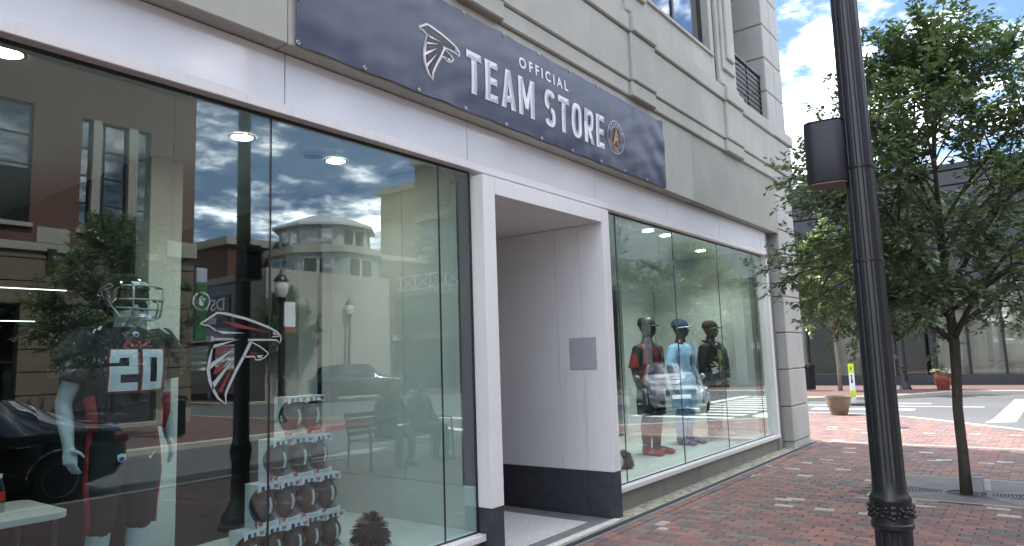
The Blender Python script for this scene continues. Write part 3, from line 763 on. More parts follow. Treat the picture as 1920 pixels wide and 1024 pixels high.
# ---------------------------------------------------------------- far kerbs, far pavement, markings
KF = [(24.3, 40), (24.4, 6), (25.04, 3.14), (25.5, 1.9), (26.4, .74), (27.6, .0), (28.6, -.5), (29.0, -1.4), (29.2, -2.6), (29.3, -60)]
k2, fin = kerb('kerb', [(x, y) for x, y in KF], side=1); struct(k2)
g = MB(); pl = fin + [(40, -60), (40, 40)]; g.add([(x, y, -.002) for x, y in pl], [tuple(range(len(pl)))]); struct(g.build('far_pavement', M_FARBRICK, fix=False))
KO = [(-40, -11.4), (9.8, -11.4), (11.4, -11.35), (13.2, -11.6), (14.4, -12.0), (14.8, -12.5), (14.4, -13.2), (13.6, -14.6), (13.3, -17), (13.3, -70)]
k3, oin = kerb('kerb', KO, side=-1); struct(k3)
g = MB(); pl = oin + [(-40, -70)]; g.add([(x, y, -.002) for x, y in pl], [tuple(range(len(pl)))]); struct(g.build('opposite_pavement', M_FARBRICK, fix=False))
k4, o4 = kerb('kerb', [(11.3, -11.33), (13.2, -11.58), (14.4, -11.98), (14.78, -12.45)], width=.05, top=.006, side=-1, mat=M_REDPAINT); struct(k4)
KD = [(18.4, -70), (18.4, -28), (18.9, -26.6), (20.2, -25.7), (22, -25.4), (29.3, -25.4)]
k5, din = kerb('kerb', KD, side=-1); struct(k5)
g = MB(); pl = din + [(29.4, -25.5), (60, -25.5), (60, -70)]; g.add([(x, y, -.0025) for x, y in pl], [tuple(range(len(pl)))]); struct(g.build('corner_pavement', M_FARBRICK, fix=False))
def mark(pts): 
    mb = MB(); mb.add([(x, y, -.1235) for x, y in pts], [tuple(range(len(pts)))]); return struct(mb.build('road_marking', M_PAINT, fix=False))
mark([(21.7, 2.2), (22.15, 2.2), (22.25, -.4), (21.8, -.4)])
mark([(24.1, 1.4), (24.35, 1.4), (24.5, -.5), (24.25, -.5)]); mark([(23.2, 8), (23.32, 8), (23.32, -1.9), (23.2, -1.9)])
mark([(18.7, -2.2), (19.1, -2.75), (26.6, -2.85), (26.6, -2.45), (19.6, -2.3)])
for k in range(10):
    mark([(18.2 + k * .95, -3.0), (18.65 + k * .95, -3.0), (18.65 + k * .95, -5.4), (18.2 + k * .95, -5.4)])
mark([(18.3, -5.6), (27.5, -5.6), (27.5, -5.95), (18.3, -5.95)])
mark([(13.2, -6.4), (13.6, -6.4), (14.2, -11.3), (13.8, -11.3)]); mark([(15.6, -6.2), (16.0, -6.2), (16.6, -11.6), (16.2, -11.6)])
mark([(8.3, -7.3), (9.6, -7.0), (10.4, -7.3), (9.6, -7.6)])

# ================================================================== LAMP POST with speaker
PX, PY = 4.196, -2.845
def flute(z, a):
    if .92 < z < 4.9: return 1 - .05 * max(0, math.cos(a * 14)) ** .7
    if .28 < z < .66: return 1 - .05 * max(0, math.cos(a * 14)) ** .7
    return 1
M_POST = plain('charcoal_post_paint', (0.016, 0.0175, 0.022), 0.36, var=0.18, scale=5, spec=0.5)
LAMP = [(.21, 0), (.21, .04), (.185, .06), (.18, .12), (.15, .16), (.125, .20), (.115, .24), (.096, .27), (.094, .29), (.0885, .60), (.0885, .655), (.092, .665), (.101, .675), (.102, .695), (.098, .70), (.097, .715), (.097, .80), (.1, .806), (.1, .822), (.095, .832), (.087, .845), (.083, .858), (.0815, .90), (.0795, .93), (.078, 1.6), (.074, 2.6), (.068, 3.6), (.062, 4.8), (.062, 4.95), (.075, 4.97), (.075, 5.0), (.064, 5.02), (.07, 5.06), (.10, 5.16), (.15, 5.26), (.165, 5.30), (.165, 5.33)]
def lamp_post(label, loc, detail=True, group=None, k=1.0):
    lp = thing('street_lamp', label, 'street lamp', loc, 0, group)
    prof = []
    for (r, z), (r2, z2) in zip(LAMP, LAMP[1:]):
        n = max(1, int((z2 - z) / .35)) if detail else 1
        for q in range(n): prof.append((r + (r2 - r) * q / n, (z + (z2 - z) * q / n) * k))
    prof.append((LAMP[-1][0], LAMP[-1][1] * k))
    MB().lathe(prof, n=112 if detail else 20, flute=flute if detail else None).build('post', M_POST, lp, smooth='all' if not detail else 30)
    if detail:
        mb = MB()
        for j in range(8):          # raised foliage on the collar: two scrolls and a rosette per side
            a0 = j * math.pi / 4
            for q in range(9):
                a = a0 + (q - 4) * .075; zz = .757 + .022 * math.sin(q * 1.3 + j); rr = .0985
                mb.lathe([(.001, -.010), (.008, -.006), (.011, 0), (.008, .006), (.001, .010)], n=6, c=(rr * math.cos(a), rr * math.sin(a), zz))
            if j % 2 == 0:
                for q in range(6):
                    a = a0 + .030 * 3.6 * math.cos(q * math.pi / 3) * .45; zz = .757 + .030 * math.sin(q * math.pi / 3)
                    mb.lathe([(.001, -.013), (.011, -.008), (.014, 0), (.011, .008), (.001, .013)], n=7, c=(.1 * math.cos(a + .25), .1 * math.sin(a + .25), zz))
        stuff(mb.build('collar_ornament', M_POST, lp, smooth='all'))
        for z in (2.06, 2.575): MB().lathe([(.077, z - .008), (.080, z - .006), (.080, z + .006), (.077, z + .008)], n=40).build('strap', M_BLACKMETAL, lp, smooth=True)
    h = 5.33 * k
    MB().lathe([(.13, h), (.20, h + .18), (.215, h + .32), (.19, h + .48)], n=20).build('lantern_globe', plain('lamp_globe', (.75, .75, .70), .3) if 'lamp_globe' not in MATS else MATS['lamp_globe'], lp, smooth=True)
    MB().lathe([(.225, h + .48), (.22, h + .52), (.12, h + .66), (.05, h + .72), (.04, h + .78), (.02, h + .86)], n=20).build('lantern_cap', M_POST, lp, smooth=True)
    return lp
lamp_post('tall dark fluted street lamp post with ornate collar and small speaker strapped to it', (PX, PY, 0))
# speaker
sp = thing('pole_speaker', 'black rounded outdoor loudspeaker strapped to the fluted lamp post', 'speaker', (PX - .02, PY + .155, 2.50), R(6))
def rrect(hx, hy, r, z, n=6):
    pts = []
    for cx_, cy_, a0 in ((hx - r, hy - r, 0), (-hx + r, hy - r, 90), (-hx + r, -hy + r, 180), (hx - r, -hy + r, 270)):
        for k in range(n + 1): a = R(a0 + 90 * k / n); pts.append((cx_ + r * math.cos(a), cy_ + r * math.sin(a), z))
    return pts
M_SPK = plain('speaker_black', (0.020, 0.022, 0.030), 0.5, var=0.15, scale=8); M_SPKB = plain('speaker_underside', (0.19, 0.125, 0.115), 0.7, var=0.1)
MB().rings([rrect(.095, .100, .055, .006), rrect(.10, .106, .06, .016), rrect(.10, .106, .06, .338), rrect(.094, .100, .055, .350)]).build('cabinet', M_SPK, sp, smooth=40)
MB().rings([rrect(.093, .098, .053, -.002), rrect(.093, .098, .053, .0055)]).build('underside', M_SPKB, sp, smooth=40)
MB().rings([rrect(.098, .104, .058, .352), rrect(.098, .104, .058, .356)]).build('top_plate', M_SPK, sp, smooth=40)
MB().cbox(-.02, .02, -.125, -.1065, .05, .30, c=.003).build('bracket', M_BLACKMETAL, sp)
MB().tube([(.03, -.112, .33), (.035, -.13, .30), (.03, -.12, .24), (.035, -.125, .18)], .004, n=6).build('cable', M_SEAL, sp, smooth=True)

# ================================================================== TREES
def leafmat(name, c1, c2, c3):
    t = NT(name); t.n.remove(t.b)
    r = t.new('ShaderNodeNewGeometry').outputs['Random Per Island']
    c = t.ramp(r, [(0.0, c1), (0.5, c2), (0.9, c3), (1.0, tuple(x * 1.3 for x in c3))])
    d = t.new('ShaderNodeBsdfDiffuse'); t.l.new(c, d.inputs[0])
    tl = t.new('ShaderNodeBsdfTranslucent'); t.l.new(t.mix(1.0, c, (1.0, 1.15, 0.55), 'MULTIPLY'), tl.inputs[0])
    gl = t.new('ShaderNodeBsdfGlossy'); gl.inputs['Roughness'].default_value = .38; gl.inputs[0].default_value = (.9, .95, 1, 1)
    m1_ = t.new('ShaderNodeMixShader'); m1_.inputs[0].default_value = .5; t.l.new(d.outputs[0], m1_.inputs[1]); t.l.new(tl.outputs[0], m1_.inputs[2])
    m2_ = t.new('ShaderNodeMixShader'); m2_.inputs[0].default_value = .09; t.l.new(m1_.outputs[0], m2_.inputs[1]); t.l.new(gl.outputs[0], m2_.inputs[2])
    t.l.new(m2_.outputs[0], t.n['Material Output'].inputs[0]); return t.m
M_LEAF = leafmat('leaf_green', (0.08, 0.125, 0.062), (0.125, 0.175, 0.09), (0.18, 0.235, 0.12))
M_LEAF2 = leafmat('leaf_pale', (0.09, 0.15, 0.05), (0.17, 0.23, 0.085), (0.36, 0.40, 0.22))
def barkmat(name, c):
    t = NT(name); v = t.coord((1, 1, .35)); f = t.noise(v, 30, 6, .7)
    t.set(color=t.ramp(f, [(.3, tuple(x * .6 for x in c)), (.7, tuple(x * 1.3 for x in c))]), rough=.9, spec=.2); t.bump(f, .6, .012); return t.m
M_BARK = barkmat('bark_dark', (0.075, 0.066, 0.058)); M_BARK2 = barkmat('bark_pale', (0.26, 0.23, 0.19))
def make_tree(rng, trunk_pts, trunk_r, center, radii, limbs=9, subs=7, twigs=8, leaves=26, leaf=.055, zlow=None, t0=None):
    """trunk mesh and crown mesh: limbs fan out to points in a lumpy ellipsoid, twigs carry the leaves"""
    wood = MB(); crown = MB()
    tp = [Vector(p) for p in trunk_pts]; wood.tube(tp, trunk_r, n=12)
    fork = tp[-1]; c = Vector(center); rad = Vector(radii)
    LV, LF = [], []
    def leafquad(p, d, size):
        d = d.normalized(); s = d.cross(Vector((rng.uniform(-.5, .5), rng.uniform(-.5, .5), 1))).normalized(); up = s.cross(d)
        s = (s + up * rng.uniform(-.5, .5)).normalized(); d = (d + Vector((0, 0, rng.uniform(-.6, .1)))).normalized()
        l = size * rng.uniform(.75, 1.25); w = l * .27; o = len(LV)
        LV.extend([tuple(p), tuple(p + d * l * .45 + s * w), tuple(p + d * l), tuple(p + d * l * .45 - s * w)]); LF.append((o, o + 1, o + 2, o + 3))
    def curve(a, b, sag, n=5):
        a, b = Vector(a), Vector(b); mid = (a + b) / 2 + Vector((rng.uniform(-1, 1), rng.uniform(-1, 1), rng.uniform(0, 1))) * sag * (b - a).length
        return [a * (1 - t) ** 2 + mid * 2 * t * (1 - t) + b * t * t for t in (k / n for k in range(n + 1))]
    for i in range(limbs):
        az = 2 * math.pi * (i + rng.uniform(-.25, .25)) / limbs; ph = (rng.choice([.05, .45, .8, 1.15]) if t0 is None else (-.42, .15, .75, -.15, .45, 1.15)[i % 6]) + rng.uniform(-.15, .15)
        if i == 0: ph = 1.5
        tgt = c + Vector((math.cos(az) * math.cos(ph) * rad.x, math.sin(az) * math.cos(ph) * rad.y, math.sin(ph) * rad.z)) * rng.uniform(.62, .82)
        st, lr = (tp[-1] if i % 3 else tp[-2] * .4 + tp[-1] * .6), trunk_r[-1] * .62
        if t0 is not None:
            u = max(0, min(.999, (ph + .5) / 1.9 + rng.uniform(-.08, .08))) * (len(tp) - 1 - t0); k_ = int(u); st = tp[t0 + k_].lerp(tp[t0 + k_ + 1], u - k_); lr = (trunk_r[t0 + k_] * (1 - u + k_) + trunk_r[t0 + k_ + 1] * (u - k_)) * .55
        L = curve(st, tgt, .16, 7); wood.tube(L, [lr * (1 - .8 * k / 7) + .005 for k in range(8)], n=7)
        for j in range(subs):
            f = .3 + .7 * (j + rng.random()) / subs; k = min(6, int(f * 7)); p0 = L[k].lerp(L[k + 1], f * 7 - k)
            az2 = rng.uniform(0, 6.283); ph2 = rng.uniform(-.55, 1.2)
            d = Vector((math.cos(az2) * math.cos(ph2), math.sin(az2) * math.cos(ph2), math.sin(ph2)))
            out = (p0 - c); out = Vector((out.x / rad.x, out.y / rad.y, out.z / rad.z)); d = (d + out.normalized() * .9 + Vector((0, 0, .15))).normalized()
            ln = rng.uniform(.38, .62) * min(rad) * (1.15 - .35 * f); p1 = p0 + d * ln
            q = Vector(((p1.x - c.x) / rad.x, (p1.y - c.y) / rad.y, (p1.z - c.z) / rad.z))
            if q.length > 1.12: p1 = c + Vector((q.x * rad.x, q.y * rad.y, q.z * rad.z)) / q.length * 1.12 * rng.uniform(.9, 1.05)
            if zlow and p1.z < zlow: p1.z = zlow + rng.random() * .3
            B = curve(p0, p1, .15, 4); wood.tube(B, [.011, .009, .007, .005, .003], n=5)
            for t_ in range(twigs):
                f2 = .15 + .85 * (t_ + rng.random()) / twigs; k2 = min(3, int(f2 * 4)); s0 = B[k2].lerp(B[k2 + 1], f2 * 4 - k2)
                td = (Vector((rng.gauss(0, 1), rng.gauss(0, 1), rng.gauss(.15, .7))).normalized() + d * .8).normalized()
                tl = rng.uniform(.22, .46) * (min(rad) / 1.8) ** .5
                s1 = s0 + td * tl + Vector((0, 0, -.06 * tl))
                wood.tube([s0, s0.lerp(s1, .5) + Vector((0, 0, .015)), s1], [.004, .003, .0015], n=3)
                for q_ in range(leaves):
                    f3 = (q_ + rng.random()) / leaves; pp = s0.lerp(s1, f3 ** .8)
                    side = td.cross(Vector((0, 0, 1))); side = side.normalized() if side.length > .01 else Vector((1, 0, 0))
                    ld = td * rng.uniform(.2, .9) + side * rng.choice((-1, 1)) * rng.uniform(.4, 1) + Vector((0, 0, rng.uniform(-.35, .45)))
                    leafquad(pp + Vector((rng.gauss(0, .02), rng.gauss(0, .02), rng.gauss(0, .02))), ld, leaf)
    crown.add(LV, LF)
    return wood, crown
def tree(label, loc, rz, wood_me, crown_me, group=None, s=1.0):
    t_ = thing('street_tree', label, 'tree', loc, rz, group); t_.scale = (s, s, s)
    link('trunk', wood_me, t_); cr = link('crown', crown_me, t_); return t_
rng = random.Random(5)
w, c = make_tree(rng, [(0, 0, -.06), (-.005, -.008, .4), (-.02, -.005, .9), (-.02, -.03, 1.3), (-.02, -.04, 1.62), (-.02, -.03, 1.95), (0, -.02, 2.5), (.03, -.02, 3.2), (.0, -.05, 4.1)], [.062, .053, .05, .05, .054, .045, .036, .026, .014], (-.05, -.10, 3.24), (1.80, 1.9, 1.80), limbs=20, subs=10, twigs=10, leaves=24, leaf=.072, zlow=1.66, t0=4)
wm, cm = w.mesh('trunk', M_BARK, smooth='all'), c.mesh('crown', M_LEAF, fix=False)
tree('slender street tree with broad dark green crown growing from the round iron grate', (9.205, -2.68, 0), 0, wm, cm)
w, c = make_tree(random.Random(11), [(0, 0, -.05), (.01, .0, .9), (-.02, .03, 1.7), (0, .05, 2.2)], [.085, .07, .065, .055], (0, -.05, 4.35), (1.55, 1.6, 2.5), limbs=13, subs=8, twigs=8, leaves=22, leaf=.14, zlow=1.9)
wm2, cm2 = w.mesh('trunk', M_BARK2, smooth='all'), c.mesh('crown', M_LEAF2, fix=False)
tree('sunlit young tree with pale leaves and pale trunk across the side street', (28.9, 3.0, 0), 0.3, wm2, cm2)
# tree grate: polar plate with slots, square frame
t = NT('grate_iron'); f = t.noise(t.coord(), 5, 6); t.set(color=t.ramp(f, [(.3, (.115, .11, .11)), (.7, (.17, .16, .155))]), rough=.6, metal=.3); t.bump(t.noise(t.coord(), 120, 3), .2, .003); M_IRON = t.m
grate = thing('tree_grate', 'square iron tree grate with curved slots set flush in the brick paving', 'tree grate', (9.41, -2.68, 0))
g = MB(); g.box(-.77, .77, -.86, .86, -.10, -.06); g.build('soil', plain('dark_soil', (.03, .025, .02), .95, var=.3, scale=20), grate)
mb = MB(); NA, tx0 = 96, -.2
radii_ = [.19 + .43 * k / 26 for k in range(27)]
def pt(r, a): return (tx0 * 0 + r * math.cos(a) - .20, r * math.sin(a))
vsl = []
for i in range(26):
    for j in range(NA):
        a0, a1 = 2 * math.pi * j / NA, 2 * math.pi * (j + 1) / NA; am = math.degrees((a0 + a1) / 2) % 180
        if 72 < am < 108 and i % 2 and 2 < i < 25: continue
        p = [pt(radii_[i], a0), pt(radii_[i + 1], a0), pt(radii_[i + 1], a1), pt(radii_[i], a1)]
        mb.add([(x, y, .0) for x, y in p] + [(x, y, -.018) for x, y in p], [(0, 1, 2, 3), (0, 3, 7, 4), (1, 5, 6, 2), (0, 4, 5, 1), (3, 2, 6, 7)])
def sqpt(a):
    c_, s_ = math.cos(a), math.sin(a); ox = -.20
    tmax = min(((.755 - ox) / c_ if c_ > 1e-6 else ((-.755 - ox) / c_ if c_ < -1e-6 else 9)), (.845 / abs(s_) if abs(s_) > 1e-6 else 9)); return (ox + tmax * c_, tmax * s_)
for j in range(NA):
    a0, a1 = 2 * math.pi * j / NA, 2 * math.pi * (j + 1) / NA
    p = [pt(.62, a0), sqpt(a0), sqpt(a1), pt(.62, a1)]; mb.add([(x, y, 0) for x, y in p], [(0, 1, 2, 3)])
for j in range(12):      # raised radial ribs
    a = 2 * math.pi * (j + .5) / 12; 
    if 65 < math.degrees(a) % 180 < 115: continue
    d = Vector((math.cos(a), math.sin(a))); n_ = Vector((-d.y, d.x)) * .012; e = Vector(sqpt(a)); s0 = Vector(pt(.22, a))
    mb.add([(s0.x - n_.x, s0.y - n_.y, .003), (e.x - n_.x, e.y - n_.y, .003), (e.x + n_.x, e.y + n_.y, .003), (s0.x + n_.x, s0.y + n_.y, .003)], [(0, 1, 2, 3)])
stuff(mb.build('plate', M_IRON, grate, fix=False))
mb = MB(); 
for (a, b, c_, d) in ((-.79, .79, -.875, -.85), (-.79, .79, .85, .875), (-.79, -.765, -.85, .85), (.765, .79, -.85, .85)): mb.box(a, b, c_, d, -.05, .003)
mb.build('frame', M_KERB, grate)
jb = thing('outlet_box', 'small grey weatherproof outlet box beside the tree trunk in the grate', 'outlet box', (9.16, -2.80, -.05))
MB().cbox(-.035, .035, -.05, .05, .08, .235, c=.006).build('housing', plain('grey_plastic', (.30, .31, .33), .5), jb); MB().cbox(-.04, .0, -.115, -.052, .10, .22, c=.008).build('clear_cover', plain('pale_cover', (.55, .56, .55), .25), jb)
MB().tube([(0, 0, .0), (0, 0, .09)], .012).build('conduit', M_ALU, jb)

# ================================================================== PLANTERS, SIGN POSTS, BINS
M_CLAY = plain('glazed_tan_clay', (0.20, 0.155, 0.105), 0.4, var=0.25, scale=5, coat=.2); M_REDCLAY = plain('glazed_red_clay', (0.20, 0.045, 0.032), 0.22, var=0.3, scale=5, coat=.5)
M_SOIL = MATS['dark_soil']
def pot(label, loc, mat, r=.28, h=.42, group=None):
    p = thing('planter_pot', label, 'planter', loc)
    MB().lathe([(r * .60, 0), (r * .66, h * .12), (r * .86, h * .55), (r * .95, h * .85), (r * .93, h * .92), (r * 1.02, h * .94), (r * 1.02, h), (r * .92, h), (r * .88, h * .86)], n=36).build('pot', mat, p, smooth=50)
    MB().lathe([(.01, h * .85), (r * .89, h * .85), (r * .89, h * .87), (.01, h * .90)], n=24).build('soil', M_SOIL, p); return p
pot('empty round tan clay planter standing alone on the brick corner', (18.58, .71, 0), M_CLAY, .30, .44)
p = pot('glossy red planter filled with white and yellow flowers outside the dark building', (29.62, -.26, 0), M_REDCLAY, .30, .56)
fl = random.Random(3); mb = MB(); mb2 = MB(); mb3 = MB()
for k in range(160):
    a, r_ = fl.uniform(0, 6.28), .26 * math.sqrt(fl.random()); h_ = fl.uniform(.08, .24) * (1.1 - r_); b = Vector((r_ * math.cos(a), r_ * math.sin(a), .48)); e = b + Vector((math.cos(a) * .1, math.sin(a) * .1, h_))
    s = Vector((-math.sin(a), math.cos(a), 0)) * .015; mb.add([b, e - s, e + Vector((0, 0, .05)), e + s], [(0, 1, 2, 3)])
    if k % 3 == 0: (mb2 if k % 2 else mb3).lathe([(.005, -.012), (.035, 0), (.03, .012), (.005, .014)], n=7, c=tuple(e + Vector((0, 0, .03))))
for k in range(70):
    a = fl.uniform(0, 6.28); e = Vector((.12 * math.cos(a) * fl.random(), .12 * math.sin(a) * fl.random(), fl.uniform(.65, .95))); mb.add([(0, 0, .5), e + Vector((.012, 0, 0)), e + Vector((0, 0, .06)), e - Vector((.012, 0, 0))], [(0, 1, 2, 3)])
stuff(mb.build('foliage', M_LEAF, p, fix=False)); stuff(mb2.build('white_flowers', M_WHITE, p)); stuff(mb3.build('yellow_flowers', plain('yellow_petal', (.7, .5, .1), .6), p))
M_YEL = plain('fluorescent_yellow', (.62, .72, .03), .5, var=.04)
def sign_post(label, loc, rz=0, group=None):
    s = thing('crossing_marker', label, 'sign', loc, rz, group)
    MB().cbox(-.012, .012, -.075, .075, .02, 1.08, c=.004).build('panel', M_WHITE, s)
    MB().cbox(-.016, .016, -.078, .078, .92, 1.19, c=.004).build('top_panel', M_YEL, s); MB().cbox(-.015, .015, -.077, .077, .20, .40, c=.004).build('lower_panel', M_YEL, s)
    mb = MB(); mb.lathe([(.02, -.022), (.03, 0), (.02, .022)], n=8, c=(0, 0, .78), m=None)
    MB().prism([(-.03, .62), (.03, .62), (.012, .80), (.03, .86), (-.03, .86), (-.012, .80)], -.0155, -.0125, 'x').build('walker_symbol', M_INK, s)
    MB().prism([(-.02, 1.02), (.02, 1.02), (.008, 1.10), (-.008, 1.10)], -.019, -.0165, 'x').build('symbol', M_INK, s)
    MB().cbox(-.28, .28, -.40, .40, -.04, .02, c=.01).build('base', M_SEAL, s); return s
sign_post('thin yellow and white crossing marker post on a black base beside the tan planter', (23.46, 1.41, -.085))
def bin_(label, loc, s=1.0):
    b = thing('litter_bin', label, 'litter bin', loc); b.scale = (s, s, s)
    for k in range(28):
        a = 2 * math.pi * k / 28
        MB().tube([(.25 * math.cos(a), .25 * math.sin(a), .05), (.25 * math.cos(a), .25 * math.sin(a), .78), (.30 * math.cos(a), .30 * math.sin(a), .92)], [(.004, .018)] * 3, n=6).build('slat', M_BLACKMETAL, b)
    MB().lathe([(.235, .04), (.235, .85)], n=28).build('liner', M_SEAL, b)
    for z in (.06, .5, .92): MB().tube([((.255 if z < .9 else .30) * math.cos(a), (.255 if z < .9 else .30) * math.sin(a), z) for a in (2 * math.pi * k / 28 for k in range(28))], .013, n=6, closed=True).build('hoop', M_BLACKMETAL, b)
    MB().lathe([(.28, .945), (.29, .97), (.22, 1.03), (.15, 1.045)], n=28).build('lid', M_BLACKMETAL, b, smooth=True); return b
bin_('black slatted litter bin beside the pale trunked tree across the side street', (28.9, 4.15, 0), 1.02)
lamp_post('dark street lamp standing before the dark glass building across the side street', (29.98, .99, 0), False, None)

# ================================================================== DARK GLASS BUILDING ACROSS THE SIDE STREET
M_SIDING = plain('charcoal_siding', (0.035, 0.039, 0.047), 0.5, var=0.12, scale=3)
M_DKGLASS = glassmat('dark_shop_glass', (0.78, 0.80, 0.78), 0.07, 0.75); M_CURTAIN = plain('pale_curtain', (.58, .56, .50), .8, var=.06, scale=1.2)
db = thing('dark_building', 'charcoal building with horizontal siding over tall dark framed shop windows', 'building', (33.2, 0, 0))
D0, D1 = -4.2, 13.0
MB().box(.02, .30, D0, D1, 0, .40).build('base', M_SIDING, db)
MB().box(.30, 14, D0, D1, 5.45, 8.62).build('upper_wall', M_SIDING, db)
for k in range(5):
    MB().cbox(-.05, .30, D0, D1, 5.48 + k * .63, 5.48 + k * .63 + .595, c=.03).build('siding_board', M_SIDING, db)
MB().box(-.09, .3, D0, D1, 5.30, 5.46).build('fascia', M_BLACKMETAL, db); MB().box(-.12, 14, D0, D1, 8.62, 8.85).build('parapet', M_BLACKMETAL, db)
MB().box(0, .28, D0, D1, 4.0, 5.30).build('spandrel', M_SIDING, db)
ys = [D0 + .02, -3.2, -2.02, -.85, .30, 1.75, 2.9, 4.05, 5.2, 6.4, 7.6, 8.8, 10, 11.2, 12.4, D1]
for a, b in zip(ys, ys[1:]):
    MB().box(.10, .112, a + .04, b - .04, .40, 4.0).build('shop_pane', M_DKGLASS, db)
for y in ys: MB().cbox(.03, .20, y - .045, y + .045, .40, 4.0, c=.006).build('mullion', M_BLACKMETAL, db)
MB().box(.04, .19, D0, D1, 2.95, 3.03).build('transom', M_BLACKMETAL, db)
for a, b in ((-4.1, .28), (1.8, 2.2), (2.95, 4.0), (5.3, 9)):
    mb = MB(); n = int((b - a) / .06); vs = []
    for k in range(n + 1):
        y = a + (b - a) * k / n; x = .24 + .03 * math.sin(y * 23) + .02 * math.sin(y * 51); vs += [(x, y, .35), (x, y, 4.0)]
    mb.add(vs, [(2 * k, 2 * k + 2, 2 * k + 3, 2 * k + 1) for k in range(n)]); mb.build('curtain', M_CURTAIN, db, smooth='all', fix=False)
MB().box(.3, 14, D0, D1, -.02, .05).build('floor', M_BASE, db); MB().box(3.5, 3.7, D0, D1, .05, 5.4).build('inner_wall', M_SIDING, db)
# ================================================================== SHOP INTERIOR
M_IWALL = plain('interior_white', (.62, .64, .64), .7, var=.02); M_IFLOOR = plain('display_platform', (.74, .78, .78), .35, var=.05, scale=3); M_ICEIL = plain('ceiling_white', (.66, .67, .67), .8, var=.02)
M_IDARK = plain('interior_charcoal', (.045, .047, .052), .7, var=.15, scale=2); M_SFLOOR = plain('shop_floor', (.12, .12, .125), .3, var=.2, scale=2)
def ibox(name, mat, *b, parent=shop): return MB().cbox(*b, c=.003).build(name, mat, parent)
ibox('shop_floor', M_SFLOOR, X0, 4.486, .41, 2.26, -.02, .06); ibox('shop_floor', M_SFLOOR, 6.404, 12.85, .41, 2.26, -.02, .06); ibox('shop_floor', M_SFLOOR, X0, 12.85, 2.262, 13.9, -.02, .06)
ibox('ceiling', M_ICEIL, X0, 4.40, .245, 9, 3.30, 3.36); ibox('ceiling', M_ICEIL, 6.47, 12.85, .245, 9, 3.30, 3.36)
ibox('bulkhead', M_ICEIL, X0, 4.40, .245, .262, 3.16, 3.299); ibox('bulkhead', M_ICEIL, 6.47, 12.2, .245, .262, 3.16, 3.299)
# display platforms
mb = MB(); pts = [(2.05, .152), (4.402, .152), (4.402, 1.80)]
for k in range(13): a = R(90 + 90 * k / 12); pts.append((3.35 + 1.3 * math.cos(a), .85 + .95 * math.sin(a)))
mb.prism(pts, .062, .262, 'z'); mb.build('display_platform', M_IFLOOR, shop)
mb = MB(); mb.box(X0 + .3, 2.04, .152, 1.2, .062, .258); mb.build('display_platform', M_IDARK, shop)
ibox('display_platform', M_IFLOOR, 6.474, 12.19, .152, 2.3, .062, .262)
# walls of the left window
ibox('side_wall_panel', M_IWALL, 4.404, 4.486, .152, .95, .60, 3.298); ibox('side_wall_panel', M_IWALL, 4.404, 4.486, .954, 1.95, .60, 3.298); ibox('skirting', M_IWALL, 4.400, 4.486, .152, 1.95, .263, .596)
ibox('column', M_IWALL, 4.62, 4.86, 2.75, 2.99, .06, 3.298); ibox('column', M_IWALL, 2.66, 2.92, 1.97, 2.2, .06, 3.298)
ibox('dark_wall', M_IDARK, X0, 7.0, 6.0, 6.2, .06, 3.298); ibox('dark_partition', M_IDARK, 2.63, 2.655, 2.2, 5.9, .06, 3.298)
ibox('dark_partition', M_IDARK, -2.0, 1.45, 2.9, 2.98, .06, 2.6)
# walls of the right window: back wall in two halves with an opening between, end wall
ibox('back_wall', M_IWALL, 6.48, 9.15, 2.32, 2.42, .06, 3.298); ibox('back_wall', M_IWALL, 10.95, 12.85, 2.32, 2.42, .06, 3.298); ibox('opening_head', M_IWALL, 9.152, 10.948, 2.325, 2.415, 2.80, 3.298)
ibox('end_wall_panel', M_IWALL, 12.19, 12.23, .42, 2.31, .263, 3.298); ibox('portal_back', M_IWALL, 6.404, 6.476, .31, 2.31, .263, 3.298)
ibox('dark_wall', M_IDARK, 8.6, 12.8, 5.2, 5.4, .06, 3.298)
# recessed downlights
M_LAMP = emit('lamp_glow', (1.0, .84, .56), 16.0)
def downlight(x, y, on=True, spot=55, lab=None):
    d = thing('ceiling_downlight', lab, 'ceiling light', (x, y, 3.298), 0, 'recessed ceiling downlights')
    MB().lathe([(.075, -.002), (.098, -.004), (.098, -.010), (.080, -.012)], n=28, cap=False).build('trim', M_ALU if on else M_ICEIL, d, smooth=True)
    MB().lathe([(.001, -.0095), (.074, -.0095), (.074, -.006), (.001, -.006)], n=24).build('lens', M_LAMP if on else M_IDARK, d)
    if on:
        L = bpy.data.lights.new('downlight_lamp', 'SPOT'); L.energy = spot; L.spot_size = R(130); L.spot_blend = .7; L.color = (1, .93, .82); L.shadow_soft_size = .06
        o = bpy.data.objects.new('downlight_lamp', L); COL.objects.link(o); o.parent = d; o.location = (0, 0, -.03)
LB = 'lit recessed downlight with warm glow in the white shop ceiling'
downlight(2.86, 1.02, True, 6, LB + ' above the boxed footballs'); downlight(3.73, 1.03, True, 5, LB + ' nearest the entrance'); downlight(3.51, 1.04, False, 0, 'unlit round ceiling fitting between two lit downlights in the shop ceiling'); downlight(1.25, .64, True, 4, LB + ' above the helmeted mannequin')
for k, (x, y) in enumerate(((7.35, .75), (8.84, .71), (9.40, .72), (11.3, .97))): downlight(x, y, True, 24, LB + (' beside the entrance portal', ' over the red shirted mannequin', ' over the blue shirted mannequin', ' over the scarfed mannequin')[k])
for k, (z_, xb_) in enumerate(((2.28, 2.42), (2.02, 2.2))): tag(MB().cbox(-1.2, xb_, 2.86, 2.88, z_, z_ + .005, c=.001).build('shelf_light', emit('shelf_glow_%d' % k, (1, .96, .88), .9)), ('upper', 'lower')[k] + ' thin glowing shelf edge light inside the dark shop', 'light strip')
